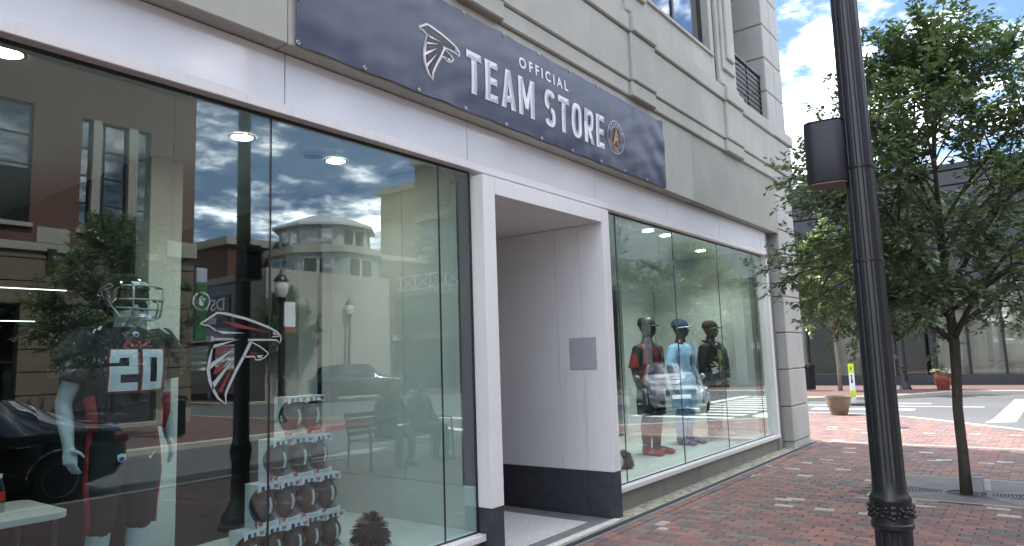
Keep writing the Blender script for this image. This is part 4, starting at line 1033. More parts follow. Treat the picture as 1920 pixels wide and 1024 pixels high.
o = tag(MB().cbox(5.60, 5.63, 3.5, 3.53, 1.86, 2.34, c=.003).build('light_strip', emit('strip_glow', (1, .95, .8), 9)), 'thin vertical glowing light strip inside the dark shop', 'light strip')

# ---------------------------------------------------------------- bodies
def remesh(mb, name, mat, parent, voxel=.012, smooth=6):
    o = mb.build(name, mat, None, fix=True)
    m = o.modifiers.new('r', 'REMESH'); m.mode = 'VOXEL'; m.voxel_size = voxel
    if smooth: s = o.modifiers.new('s', 'SMOOTH'); s.iterations = smooth; s.factor = .5
    bpy.context.view_layer.update(); me = evaluated(o); old = o.data; o.modifiers.clear(); o.data = me; bpy.data.meshes.remove(old)
    me.polygons.foreach_set('use_smooth', [True] * len(me.polygons)); me.materials.clear(); me.materials.append(mat)
    if parent is not None: o.parent = parent
    return o
def ell(z, cx, cy, rx, ry, n=20, p=1.0):
    return [(cx + rx * math.copysign(abs(math.cos(a)) ** p, math.cos(a)), cy + ry * math.copysign(abs(math.sin(a)) ** p, math.sin(a)), z) for a in (2 * math.pi * k / n for k in range(n))]
def hand(mb, w, d, side, curl=.35, palm_n=None, s=1.0):
    """palm and five fingers from the wrist w along d; palm_n points out of the palm"""
    w, d = Vector(w), Vector(d).normalized(); pn = Vector(palm_n).normalized(); ac = d.cross(pn) * side
    mb.tube([w, w + d * .04 * s, w + d * .09 * s], [(.022 * s, .03 * s), (.017 * s, .040 * s), (.014 * s, .041 * s)] if abs(d.orthogonal().normalized().dot(pn)) > .7 else [(.03 * s, .022 * s), (.040 * s, .017 * s), (.041 * s, .014 * s)], n=10)
    for k, (ln, off) in enumerate(((.070, .031), (.080, .011), (.075, -.010), (.058, -.030))):
        p = w + d * .085 * s + ac * off * s; pts = [p]
        for j in range(3):
            a = curl * (j + 1) * .55; pts.append(pts[-1] + (d * math.cos(a) + pn * math.sin(a)) * ln * s * (.45, .32, .25)[j])
        mb.tube(pts, [.0095 * s, .009 * s, .0082 * s, .006 * s], n=7)
    t0 = w + d * .03 * s + ac * .028 * s; t1 = t0 + (d * .55 + ac * .8 + pn * .35).normalized() * .045 * s; t2 = t1 + (d * .85 + ac * .3 + pn * .4).normalized() * .035 * s
    mb.tube([t0, t1, t2], [.013 * s, .011 * s, .008 * s], n=7)
def body(pose, H=1.83, shirtless=True):
    """one standing figure facing -y, feet at z = 0; pose holds arm joints"""
    mb = MB(); k = H / 1.83
    T = [(.86, 0, .0, .155, .115), (.95, 0, .0, .165, .12), (1.05, 0, -.005, .145, .105), (1.15, 0, -.005, .148, .11), (1.27, 0, -.01, .168, .122), (1.38, 0, -.005, .175, .115), (1.45, 0, .005, .155, .09), (1.50, 0, .01, .08, .065), (1.55, 0, .008, .058, .06), (1.60, 0, .0, .056, .058)]
    mb.rings([ell(z * k, x, y, rx * k, ry * k) for z, x, y, rx, ry in T])
    Hd = [(1.575, -.012, .040, .050), (1.60, -.022, .058, .072), (1.64, -.018, .068, .088), (1.69, -.004, .074, .098), (1.74, .006, .076, .100), (1.78, .012, .070, .092), (1.81, .014, .052, .068), (1.83, .014, .022, .03)]
    mb.rings([ell(z * k, 0, y * k, rx * k, ry * k) for z, y, rx, ry in Hd])
    mb.tube([(0, -.095 * k, 1.70 * k), (0, -.118 * k, 1.665 * k), (0, -.10 * k, 1.655 * k)], [.009, .015, .012], n=8)
    for s in (-1, 1):
        mb.tube([(s * .076 * k, .006, 1.715 * k), (s * .086 * k, .012, 1.695 * k), (s * .078 * k, .01, 1.665 * k)], [.012, .018, .010], n=7)
        mb.tube([(s * .095 * k, 0, .92 * k), (s * .105 * k, -.005, .74 * k), (s * .105 * k, -.012, .52 * k), (s * .108 * k, .012, .36 * k), (s * .108 * k, .018, .22 * k), (s * .108 * k, .02, .09 * k), (s * .108 * k, .015, .05 * k)], [.095 * k, .088 * k, .060 * k, .060 * k, .048 * k, .038 * k, .040 * k], n=14)
        mb.tube([(s * .108 * k, .055 * k, .035 * k), (s * .112 * k, -.03 * k, .04 * k), (s * .12 * k, -.13 * k, .025 * k), (s * .122 * k, -.18 * k, .018 * k)], [(.034, .034), (.042, .038), (.042, .024), (.025, .014)], n=12)
        sh, el, wr = pose[s]
        mb.tube([(s * .12 * k, .0, 1.425 * k), Vector(sh) * k, Vector(sh).lerp(Vector(el), .5) * k, Vector(el) * k, Vector(el).lerp(Vector(wr), .35) * k, Vector(wr) * k], [.055 * k, .062 * k, .052 * k, .042 * k, .043 * k, .028 * k], n=12)
        d = Vector(wr) - Vector(el); hand(mb, Vector(wr) * k, d + Vector((0, 0, 0)), 1 if s < 0 else -1, .5, Vector((-s, .15, 0)) - d.normalized() * (Vector((-s, .15, 0)).dot(d.normalized())), k)
    return mb
REST = {s: [(s * .195, .005, 1.405), (s * .265, .03, 1.13), (s * .285, -.03, .89)] for s in (-1, 1)}
def shirt(k=1.0, hem=.80, sleeve=.55, w=1.12, pose=REST, neck=1.475, puff=.012):
    mb = MB()
    T = [(hem, 0, 0, .185, .14), (.95, 0, 0, .180, .132), (1.08, 0, -.005, .172, .126), (1.2, 0, -.01, .178, .130), (1.32, 0, -.01, .188, .134), (1.41, 0, 0, .184, .118), (1.455, 0, .004, .150, .095), (neck, 0, .01, .085, .078), (neck + .025, 0, .01, .068, .066)]
    mb.rings([ell(z * k, x, y, rx * k * w / 1.12 + puff * .3, ry * k * w / 1.12 + puff * .3) for z, x, y, rx, ry in T])
    for s in (-1, 1):
        sh, el, wr = [Vector(p) * k for p in pose[s]]; e = sh.lerp(el, min(1, sleeve * 1.7)) if sleeve < .59 else el
        pts = [Vector((s * .11 * k, 0, 1.42 * k)), sh, sh.lerp(e, .5), e]
        rr = [.075 * k, .078 * k, .076 * k, .078 * k]
        if sleeve >= .6: pts += [el.lerp(wr, .4), el.lerp(wr, .93)]; rr += [.062 * k, .045 * k]
        mb.tube(pts, rr, n=14)
    return mb
def shorts(k=1.0, top=1.0, leg=.52, loose=1.0):
    mb = MB(); mb.rings([ell(z * k, 0, 0, rx * k, ry * k) for z, rx, ry in ((.84, .175, .135), (.92, .18, .135), (top, .165, .125))])
    for s in (-1, 1): mb.tube([(s * .085 * k, 0, .93 * k), (s * .10 * k, 0, .78 * k), (s * .112 * k, 0, leg * k)], [.105 * k, .112 * k * loose, .105 * k * loose], n=16)
    return mb
def boots(parent, k, mat, sole):
    for s in (-1, 1):
        mb = MB(); mb.tube([(s * .108 * k, .062 * k, .045 * k), (s * .111 * k, .0, .062 * k), (s * .118 * k, -.09 * k, .046 * k), (s * .122 * k, -.17 * k, .034 * k), (s * .122 * k, -.20 * k, .028 * k)], [(.036, .040), (.046, .05), (.048, .036), (.040, .026), (.018, .012)], n=14)
        mb.tube([(s * .108 * k, .03 * k, .05 * k), (s * .108 * k, .025 * k, .115 * k)], [.048 * k, .047 * k], n=12)
        b = remesh(mb, 'boot', mat, parent, .008, 3)
        st = MB()
        for x, y in ((-.02, .04), (.02, .04), (-.025, -.08), (.025, -.08), (0, -.14)): st.lathe([(.009, 0), (.006, -.012)], n=8, c=(s * .116 * k + x, y * k, .012))
        stuff(st.build('studs', sole, b))
        mb = MB()
        for q in range(3): y = -.04 - q * .022; mb.tube([(s * .115 * k - .049, y, .03), (s * .115 * k - .046, y - .006, .055), (s * .115 * k - .028, y - .012, .080)], [(.0065, .002)] * 3, n=6)
        mb.build('side_stripes', M_WHITE, b); stuff(b.children[-1])
def cap(parent, k, mat, brim, z=1.745):
    mb = MB(); mb.rings([ell(zz * k, 0, y * k, rx * k, ry * k) for zz, y, rx, ry in ((z - .02, .004, .088, .112), (z + .01, .006, .088, .111), (z + .06, .012, .080, .100), (z + .095, .014, .055, .068), (z + .108, .014, .012, .015))])
    c_ = mb.build('cap', mat, parent, smooth='all')
    vs, fs = [], []
    for i in range(13):
        a = R(-180 + 15 * i * .86 + 13); x, y = .088 * k * math.cos(a), .11 * k * math.sin(a) + .004
        for j in range(4): f = 1 + .62 * j / 3 * max(0, math.sin(-a)) ** 1.2; vs.append((x * (1 + .08 * j / 3), y * f, (z - .008 - .016 * (x / .088 / k) ** 2 - .010 * j / 3) * k))
    for i in range(12):
        for j in range(3): q = i * 4 + j; fs.append((q, q + 1, q + 5, q + 4))
    mb = MB(); mb.add(vs, fs); mb.add([(x, y, zz - .004) for x, y, zz in vs], [f[::-1] for f in fs]); mb.build('brim', brim, c_, smooth='all', fix=False)
    return c_
def wrap(me, target, direction, lift=.004, start=.5):
    """press flat lettering onto a garment along a direction"""
    bm = bmesh.new(); bm.from_mesh(target.data); bv = BVHTree.FromBMesh(bm); bm.free(); d = Vector(direction).normalized()
    for v_ in me.vertices:
        h = bv.ray_cast(v_.co - d * start, d)
        if h[0] is not None: v_.co = h[0] - d * lift
    return me
def wraptext(txt, target, parent, x0, x1, z0, z1, mat, name, lift=.004, rot=None, bold=.02):
    me = subdiv(fit(textmesh(txt, 1, bold=bold), x0, x1, z0, z1, 0), 3, .03)
    if rot is not None: me.transform(rot)
    d = (rot.to_3x3() if rot is not None else Matrix.Identity(3)) @ Vector((0, 1, 0))
    return link(name, setmat(wrap(me, target, d, lift), mat), parent)
M_MANN = plain('mannequin_grey', (.50, .52, .53), .35, var=.03); M_MANND = plain('mannequin_black', (.035, .032, .034), .35, var=.1)
M_CLOTHK = plain('black_jersey', (.012, .013, .017), .75, var=.25, scale=40, bump=.1); M_CLOTHR = plain('red_jersey', (.30, .022, .028), .7, var=.15, scale=40); M_SKYB = plain('sky_blue_jersey', (.30, .50, .74), .7, var=.10, scale=8); M_NAVY = plain('navy_cloth', (.02, .03, .075), .7)
M_PURPLE = plain('purple_boot', (.085, .04, .15), .4); M_SOCKD = plain('dark_red_sock', (.075, .012, .016), .8, var=.2); M_NEON = plain('neon_print', (.42, .60, .05), .6); M_BLUE = plain('blue_print', (.03, .08, .38), .6); M_WBOOT = plain('silver_boot', (.55, .53, .58), .4)

# --- three soccer mannequins in the right window, facing +x
def stripes_mat(name, c1, c2, w):
    t = NT(name); tcn = t.new('ShaderNodeTexCoord'); sp_ = t.new('ShaderNodeSeparateXYZ'); t.l.new(tcn.outputs['Object'], sp_.inputs[0])
    s = t.math('GREATER_THAN', t.math('SINE', t.math('MULTIPLY', t.math('ADD', sp_.outputs[0], .02), 6.283 / w)), 0.0)
    t.set(color=t.mix(s, c1, c2), rough=.7); return t.m
M_STRIPE = stripes_mat('red_black_stripes', (.26, .03, .035), (.02, .018, .02), .13)
RZ = R(-6)      # they look out of the window, turned a little towards +x
def stand(m):
    MB().cbox(-.16, .16, -.14, .14, -.0, .008, c=.003).build('stand_plate', M_ALU, m); MB().tube([(.0, .10, .008), (.0, .10, .5)], .009).build('stand_rod', M_ALU, m)
BULK = (1.14, 1.22, 1.0)
m1 = thing('mannequin', 'black mannequin in red and black soccer kit and dark cap, by the entrance portal', 'mannequin', (8.90, .84, .262), RZ, 'mannequins in soccer kits')
m1.scale = BULK; remesh(body(REST), 'body', M_MANND, m1, .011, 4); js = remesh(shirt(), 'jersey', M_STRIPE, m1, .012, 5); remesh(shorts(), 'shorts', M_CLOTHK, m1, .012, 4)
for s in (-1, 1): MB().tube([(s * .106, -.01, .50), (s * .108, .012, .36), (s * .108, .018, .22), (s * .108, .02, .08)], [.066, .066, .053, .044], n=14).build('sock', M_SOCKD, m1, smooth='all')
boots(m1, 1, M_CLOTHR, M_INK); cap(m1, 1, M_INK, M_INK); stand(m1)
wraptext('A', js, m1, .05, .12, 1.27, 1.35, M_WHITE, 'badge'); 
m2 = thing('mannequin', 'black mannequin in sky blue soccer kit with blue socks and purple boots', 'mannequin', (10.06, .87, .262), RZ, 'mannequins in soccer kits')
m2.scale = BULK; remesh(body(REST), 'body', M_MANND, m2, .011, 4); js = remesh(shirt(), 'jersey', M_SKYB, m2, .012, 5); remesh(shorts(), 'shorts', M_SKYB, m2, .012, 4)
for s in (-1, 1):
    so = MB().tube([(s * .106, -.01, .50), (s * .108, .012, .36), (s * .108, .018, .22), (s * .108, .02, .08)], [.066, .066, .053, .044], n=14).build('sock', M_SKYB, m2, smooth='all')
    for q in range(3): MB().tube([(s * .1065, -.005, .47 - q * .02), (s * .1065, -.005, .462 - q * .02)], .0685, n=14).build('sock_stripe', M_NAVY, so, smooth='all')
    for q in range(3): MB().tube([(s * (.17 + q * .014), -.03 + .03 * q, 1.462 - q * .012), (s * (.235 + q * .008), -.03 + .03 * q, 1.36)], [(.006, .003)] * 2, n=6).build('shoulder_stripe', M_NAVY, js)
boots(m2, 1, M_PURPLE, M_INK); cap(m2, 1, M_NAVY, M_SKYB); stand(m2); wraptext('II', js, m2, -.07, .07, 1.16, 1.29, M_NAVY, 'chest_print')
m3 = thing('mannequin', 'black mannequin in dark jacket, gold lettered scarf and neon print kit with pale boots', 'mannequin', (11.13, .83, .262), RZ, 'mannequins in soccer kits')
m3.scale = BULK; remesh(body(REST), 'body', M_MANND, m3, .011, 4); js = remesh(shirt(sleeve=1.0, hem=.76), 'jacket', M_CLOTHK, m3, .012, 5); sh3 = remesh(shorts(), 'shorts', M_CLOTHK, m3, .012, 4)
rr_ = random.Random(4)
for k in range(22):
    a = rr_.uniform(R(-175), R(-5)); zc_ = rr_.uniform(.80, 1.36); mb = MB(); q = [(rr_.uniform(-.06, .06), rr_.uniform(-.06, .06)) for _ in range(5)]; q.sort(key=lambda p: math.atan2(p[1], p[0]))
    mb.add([(.15 * math.cos(a) + u, 0, zc_ + w_) for u, w_ in q], [tuple(range(5))]); me = subdiv(mb.mesh('print', (M_NEON, M_BLUE, M_WHITE, M_NEON)[k % 4], fix=False), 2, .03); link('print', wrap(me, js, (0, 1, 0), .004 + .0004 * k), js)
scarf = MB()
for s in (-1, 1):
    pts = [(s * .02, .085, 1.50), (s * .085, .05, 1.505), (s * .10, -.05, 1.47), (s * .10, -.125, 1.38), (s * .105, -.150, 1.2), (s * .11, -.152, 1.0), (s * .112, -.15, .92)]
    scarf.tube(pts, [(.05, .012)] * len(pts), n=8)
sc_ = scarf.build('scarf', M_INK, m3, smooth='all'); stuff(sc_); M_SGOLD = plain('scarf_gold', (.50, .42, .22), .7)
me = subdiv(fit(textmesh('UNITED', 1, bold=.03), 0, .42, 0, .07, 0), 3, .03); me.transform(Matrix.Translation((-.075, -.3, .96)) @ Matrix.Rotation(R(-90), 4, 'Y')); link('scarf_lettering', setmat(wrap(me, sc_, (0, 1, 0), .004), M_SGOLD), sc_)
for s in (-1, 1): MB().tube([(s * .106, -.01, .50), (s * .108, .012, .36), (s * .108, .018, .22), (s * .108, .02, .08)], [.066, .066, .053, .044], n=14).build('sock', M_CLOTHK if s < 0 else M_CLOTHK, m3, smooth='all')
boots(m3, 1, M_WBOOT, M_INK); cap(m3, 1, M_SOCKD, M_INK); stand(m3)

# --- football mannequin in the left window
HK = 1.0
pose = {-1: [(-.215, .005, 1.42), (-.29, .05, 1.15), (-.295, -.04, .92)], 1: [(.215, .005, 1.42), (.275, .06, 1.15), (.285, .0, .91)]}
fm = thing('mannequin', 'grey mannequin in black football uniform with number 20 and grey faced helmet', 'mannequin', (1.95, .75, .262), R(4)); fm.scale = (1.05, 1.05, 1.04)
remesh(body(pose, 1.80), 'body', M_MANN, fm, .010, 4)
mb = MB(); T = [(.92, .17, .135), (1.02, .182, .142), (1.15, .20, .152), (1.28, .222, .160), (1.38, .235, .150), (1.45, .225, .125), (1.50, .15, .105), (1.535, .082, .085)]
mb.rings([ell(z, 0, -.005, rx, ry, 24, .85) for z, rx, ry in T])
for s in (-1, 1): mb.tube([(s * .10, 0, 1.44), (s * .20, 0, 1.445), (s * .275, .012, 1.36), (s * .300, .025, 1.25)], [.085, .105, .098, .080], n=16)
fj = remesh(mb, 'jersey', M_CLOTHK, fm, .011, 6)
mb = MB(); mb.rings([ell(z, 0, 0, rx, ry) for z, rx, ry in ((.80, .175, .14), (.90, .178, .138), (.99, .168, .13))])
for s in (-1, 1): mb.tube([(s * .088, 0, .90), (s * .103, -.005, .74), (s * .105, -.012, .54), (s * .107, .01, .43)], [.108, .102, .076, .070], n=16)
fp = remesh(mb, 'pants', M_CLOTHK, fm, .011, 5)
def numeral(polys, target, x0, x1, z0, z1, mat, lift, grow=0.0, name='numeral'):
    mb = MB(); 
    for p in polys: mb.add([(x0 + u * (x1 - x0), 0, z0 + w_ * (z1 - z0)) for u, w_ in p], [tuple(range(len(p)))])
    return link(name, setmat(wrap(subdiv(mb.mesh(name, mat, fix=False), 4, .02), target, (0, 1, 0), lift), mat), target)
TWO = [[(0, .80), (1, .80), (1, 1), (.06, 1)], [(0, .80), (.0, .68), (.30, .68), (.34, .80)], [(.66, .55), (1, .55), (1, .80), (.66, .80)], [(0, .40), (1, .40), (1, .60), (.0, .60)], [(0, 0), (.36, 0), (.36, .42), (0, .42)], [(.36, 0), (1, 0), (1, .20), (.36, .20)]]
ZERO = [[(0, 0), (.34, 0), (.34, 1), (.05, 1)], [(.66, 0), (.95, .02), (1, 1), (.66, 1)], [(.34, .80), (.66, .80), (.66, 1), (.34, 1)], [(.34, 0), (.66, 0), (.66, .20), (.34, .20)]]
for polys, xa, xb in ((TWO, -.148, -.010), (ZERO, .014, .148)):
    numeral(polys, fj, xa - .008, xb + .010, 1.172, 1.412, M_RED, .003, name='numeral_shadow'); numeral(polys, fj, xa, xb, 1.182, 1.406, M_WHITE, .006)
wraptext('ATL', fj, fj, -.085, .085, 1.418, 1.462, M_CLOTHR, 'chest_lettering', .005, bold=.035)
SHIELD = [[(0, .85), (.25, .92), (.5, 1), (.75, .92), (1, .85), (.95, .3), (.5, 0), (.05, .3)]]
numeral(SHIELD, fj, -.018, .018, 1.474, 1.508, M_WHITE, .005, name='league_shield'); numeral(SHIELD, fj, -.011, .011, 1.478, 1.496, M_BLUE, .007, name='shield_field')
numeral(SHIELD, fp, -.085, -.045, .80, .85, M_WHITE, .005, name='league_shield'); numeral(SHIELD, fp, -.078, -.052, .806, .832, M_BLUE, .007, name='shield_field')
numeral([[(0, .5), (.28, .0), (1, 1), (.3, .3)]], fp, .085, .14, .80, .845, M_WHITE, .005, name='tick_mark')
for s in (-1, 1):
    mb = MB(); pts = [(s * .176, -.02, .97), (s * .192, -.03, .85), (s * .200, -.035, .72), (s * .180, -.035, .55), (s * .178, -.03, .44)]; mb.tube(pts, [(.012, .016)] * 5, n=8); mb.build('side_stripe', M_CLOTHR, fp, smooth='all')
    mb = MB(); mb.tube([(s * .212, -.06, 1.16), (s * .198, -.08, 1.05), (s * .185, -.06, .97)], [(.010, .03)] * 3, n=8); mb.build('side_panel', M_CLOTHR, fj, smooth='all')
    for q in range(5): mb = MB(); mb.tube([(s * (.16 + q * .028), -.06 + q * .006, 1.535 - q * .018), (s * (.185 + q * .027), -.085 + q * .006, 1.515 - q * .02)], [(.007, .004)] * 2, n=6); mb.build('shoulder_mark', M_WHITE, fj, smooth='all')
# helmet
hm = link('helmet', bpy.data.meshes.new('helmet'), fm); hm.location = (0, -.005, 1.70); hm.rotation_euler = (0, 0, R(14))
mb = MB(); nu, nv = 40, 26; vs = []; fs = []
def hpt(u, v, r=1.0):   # u around, v from crown down
    a = 2 * math.pi * u; b = math.pi * v; x, y, z = math.sin(b) * math.cos(a), math.sin(b) * math.sin(a), math.cos(b)
    return Vector((x * .122 * r, y * (.150 if y > 0 else .145) * r + .012, z * .135 * r + .01))
for i in range(nv + 1):
    for j in range(nu): vs.append(hpt(j / nu, (.015 + .80 * i / nv)))
for i in range(nv):
    for j in range(nu):
        p = hpt((j + .5) / nu, .015 + .80 * (i + .5) / nv); front = p.y < -.05
        if front and p.z < .048 and abs(p.x) < .112: continue
        if p.y < .02 and p.z < -.055 and abs(p.x) < .105: continue
        a = i * nu; b = a + nu; j2 = (j + 1) % nu; fs.append((a + j, b + j, b + j2, a + j2))
mb.add(vs, fs); me = mb.mesh('helmet', plain('helmet_black', (.012, .013, .015), .12, var=.1, coat=.8), fix=True); hm.data = me; me.polygons.foreach_set('use_smooth', [True] * len(me.polygons))
so = hm.modifiers.new('shell', 'SOLIDIFY'); so.thickness = .012; so.offset = -1
mb = MB(); mb.rings([ell(z, 0, y, rx, ry) for z, y, rx, ry in ((-.075, .0, .085, .095), (-.02, .0, .092, .118), (.04, .004, .090, .115), (.09, .01, .06, .08))]); mb.build('dark_head_fill', M_INK, hm, smooth='all')  # dark form added over the head to darken the helmet's face opening
M_MASK = plain('facemask_grey', (.42, .43, .43), .35, .3)
bars = [[(.118, -.075, -.015), (.10, -.165, -.02), (.04, -.200, -.02), (-.04, -.200, -.02), (-.10, -.165, -.02), (-.118, -.075, -.015)], [(.118, -.06, -.06), (.095, -.165, -.07), (.035, -.195, -.075), (-.035, -.195, -.075), (-.095, -.165, -.07), (-.118, -.06, -.06)], [(.112, -.05, -.095), (.085, -.15, -.115), (.03, -.175, -.12), (-.03, -.175, -.12), (-.085, -.15, -.115), (-.112, -.05, -.095)], [(.12, -.09, .06), (.10, -.155, .055), (.05, -.172, .06), (-.05, -.172, .06), (-.10, -.155, .055), (-.12, -.09, .06)]]
for p in bars: MB().tube(p, .0058, n=7).build('facemask_bar', M_MASK, hm, smooth='all')
for x in (-.10, -.035, .035, .10):
    y = -.198 if abs(x) < .05 else -.162; MB().tube([(x, y + .02 if abs(x) < .05 else y, .057 if abs(x) > .05 else -.02), (x, y, -.02 if abs(x) > .05 else -.05), (x * .93, y + .012, -.11)], .0055, n=7).build('facemask_bar', M_MASK, hm, smooth='all')
for s in (-1, 1): MB().tube([(s * .120, -.06, -.012), (s * .120, -.02, -.04), (s * .105, -.075, -.11), (s * .05, -.155, -.125)], [(.010, .004)] * 4, n=6).build('chin_strap', M_WHITE, hm, smooth='all')
MB().tube([(-.045, -.150, -.115), (0, -.168, -.118), (.045, -.150, -.115)], [(.02, .012), (.026, .014), (.02, .012)], n=10).build('chin_cup', M_WHITE, hm, smooth='all')
def hproj(me): # press a flat print onto the helmet front
    for v_ in me.vertices:
        x, z = v_.co.x, v_.co.z - .01; q = max(.0, 1 - (x / .122) ** 2 - (z / .135) ** 2); v_.co.y = .012 - .145 * math.sqrt(q) - .003 + v_.co.y
    return me
mb = MB(); mb.add([(-.05, 0, .062), (.05, 0, .062), (.055, 0, .088), (-.055, 0, .088)], [(0, 1, 2, 3)]); nb = link('nose_bumper', hproj(subdiv(mb.mesh('nose_bumper', M_WHITE, fix=False), 4, .02)), hm)
link('helmet_lettering', hproj(setmat(subdiv(fit(textmesh('ATL', 1, bold=.03), -.022, .022, .067, .084, -.002), 2, .02), M_INK)), nb)
# silver falcon wing on the helmet side
for s in (-1, 1):
    me = emblem(F_WHITE, -.065, .065, -.055, .075, M_SILVER, 'helmet_emblem'); me = subdiv(me, 3, .02)
    for v_ in me.vertices:
        u, z = v_.co.x * (-s), v_.co.z; y = .035 + u * s * -1; q = max(0, 1 - ((y - .012) / .15) ** 2 - ((z - .01) / .135) ** 2); v_.co = (s * (.122 * math.sqrt(q) + .003), y, z)
    link('helmet_emblem', me, hm)
# falcon decal on the glass
M_DECAL = plain('decal_silver', (.36, .39, .40), .5, var=.05); M_DECALR = plain('decal_red', (.17, .02, .024), .5)
dec = tag(link('window_decal', emblem(F_WHITE, 2.073, 2.598, 1.396, 1.917, M_DECAL, 'window_decal')), 'large silver and red bird head decal stuck on the shop glass', 'decal'); dec.location = (0, GY - .003, 0)
o = link('decal_feathers', emblem(F_RED, 2.073, 2.598, 1.396, 1.917, M_DECALR, 'decal_feathers'), dec); o.location = (0, .001, 0)
me = setmat(fit(textmesh('10100', .1, bold=-.0005), 6.885, 7.262, 3.030, 3.105, 0), M_WHITE); o = tag(link('street_number', me), 'white street number 10100 printed on the shop glass', 'street number'); o.location = (0, GY - .003, 0)

# ---------------------------------------------------------------- stack of boxed footballs
M_BALL = plain('football_leather', (.060, .024, .018), .5, var=.2, scale=30, bump=.3); M_CARD = plain('white_carton', (.72, .73, .74), .45, var=.04); M_CRED = plain('carton_red', (.50, .03, .03), .5)
BW, BH, BD = .160, .280, .160
def boxed():
    t_ = thing('boxed_football', 'brown leather football in a white open fronted carton, one of the stacked pyramid', 'football', (0, 0, 0), 0, 'boxed footballs stacked on the platform')
    MB().box(-BW / 2, BW / 2, 0, BD, 0, .003).build('carton_base', M_CARD, t_)
    MB().box(-BW / 2, BW / 2, 0, BD, BH - .003, BH).build('carton_top', M_CARD, t_)
    MB().box(-BW / 2, BW / 2, BD - .003, BD, .003, BH - .003).build('carton_back', M_CARD, t_)
    def strip(z0, z1, up):      # front strip, scooped a little towards the ball
        e = [(-BW / 2 + BW * k / 12, (z1 if up else z0) + (-1 if up else 1) * .016 * math.sin(math.pi * k / 12) ** .6) for k in range(13)]
        return ([(BW / 2, z0), (-BW / 2, z0)][::-1] + e[::-1]) if up else (e + [(BW / 2, z1), (-BW / 2, z1)])
    f1 = MB().prism(strip(.003, .050, True), 0, .003, 'y').build('carton_front', M_CARD, t_); f2 = MB().prism(strip(BH - .052, BH - .003, False), 0, .003, 'y').build('carton_front', M_CARD, t_)
    for s in (-1, 1):           # side panel with a curved cut round the ball
        x = s * (BW / 2 - .0015); cv_ = [(.112 * math.sin(math.pi * k / 14) ** .8 + .003, .022 + (BH - .044) * k / 14) for k in range(15)]
        MB().prism([(BD - .003, .003), (BD - .003, BH - .003), (.003, BH - .003)] + cv_[::-1] + [(.003, .003)], x - .0015, x + .0015, 'x').build('carton_side', M_CARD, t_)
        me = setmat(textmesh('W', .05, bold=.003), M_CRED); a_, b_, c_, d_ = bounds(me); me.transform(Matrix(((0, 1, 0, 0), (-1, 0, 0, 0), (0, 0, 1, 0), (0, 0, 0, 1))) @ Matrix.Diagonal((.035 / (b_ - a_), 1, .035 / (d_ - c_), 1)) @ Matrix.Translation((-a_, 0, -c_)))
        if s < 0: o_ = link('carton_letter', me, f1); o_.location = (-BW / 2 - .0006, .04, .006)
    for (z, x) in ((BH - .038, .052), (.012, -.058)):
        me = setmat(fit(textmesh('W', .05, bold=.003), x - .02, x + .02, z, z + .03, -.0015), M_CRED); link('carton_letter', me, f2 if z > .1 else f1)
    link('carton_lettering', setmat(fit(textmesh('THE DUKE', .03, bold=.0005), -.025, .050, .014, .022, -.0015), M_CRED), f1)
    mb = MB(); mb.add([(-.012 + u * .024, -.0015, BH - .04 + w_ * .03) for u, w_ in SHIELD[0]], [tuple(range(8))]); mb.build('shield_print', M_BLUE, f2, fix=False)
    mb = MB(); mb.add([(-.055, -.0015, BH - .04), (-.030, -.0015, BH - .04), (-.030, -.0015, BH - .012), (-.055, -.0015, BH - .012)], [(0, 1, 2, 3)]); mb.build('label_print', M_INK, f2, fix=False)
    prof = [(max(.002, .0785 * math.cos(a) ** 1.15), .136 * a / (math.pi / 2)) for a in (math.pi / 2 * (k / 11 - 1) * .985 for k in range(12))]; prof += [(r_, -z) for r_, z in prof[-2::-1]]
    ball = MB().lathe(prof, n=28).build('football', M_BALL, t_, smooth='all'); ball.location = (0, .066, BH / 2)
    def bp(a, z, l=.0015): r_ = .0785 * math.cos(min(1.5, abs(z) / .136 * math.pi / 2)) ** 1.15 + l; return (r_ * math.cos(a), r_ * math.sin(a), z)
    for q in range(4):
        a = R(-90 + 6 + 90 * q); MB().tube([bp(a, z, .0) for z in (k * .012 - .12 for k in range(21))], .0016, n=4).build('seam', M_INK, ball)
    a = R(-90 + 6); lc = MB(); lc.tube([bp(a, z, .003) for z in (k * .012 - .05 for k in range(9))], .003, n=6)
    for k in range(9): z = -.048 + k * .012; lc.tube([bp(a - .15, z, .002), bp(a, z, .0055), bp(a + .15, z, .002)], .0028, n=5)
    stuff(lc.build('laces', M_WHITE, ball)); 
    a = R(-90 + 52); mb = MB(); pts = []
    for u, w_ in SHIELD[0]: pts.append(bp(a + (u - .5) * .42, (w_ - .5) * .042, .002))
    mb.add(pts, [tuple(range(8))]); mb.build('shield_print', M_SILVER, ball, fix=False)
    return t_
b0 = boxed(); first = True; brng = random.Random(8)
for row, n in enumerate((5, 4, 3, 2)):
    z = .2635 + row * (BH + .001)
    for k in range(n):
        x = 2.66 + row * .107 + k * (BW + .006)
        o = b0 if first else copy_tree(b0); first = False
        o['label'] = 'boxed brown football, %s from the pompom end in the %s row of the stack' % (('first', 'second', 'third', 'fourth', 'fifth')[n - 1 - k], ('bottom', 'second', 'third', 'top')[row])
        o.location = (x + .10, .66 + brng.uniform(-.02, .02), z); o.rotation_euler = (0, 0, R(brng.uniform(-9, 5)))
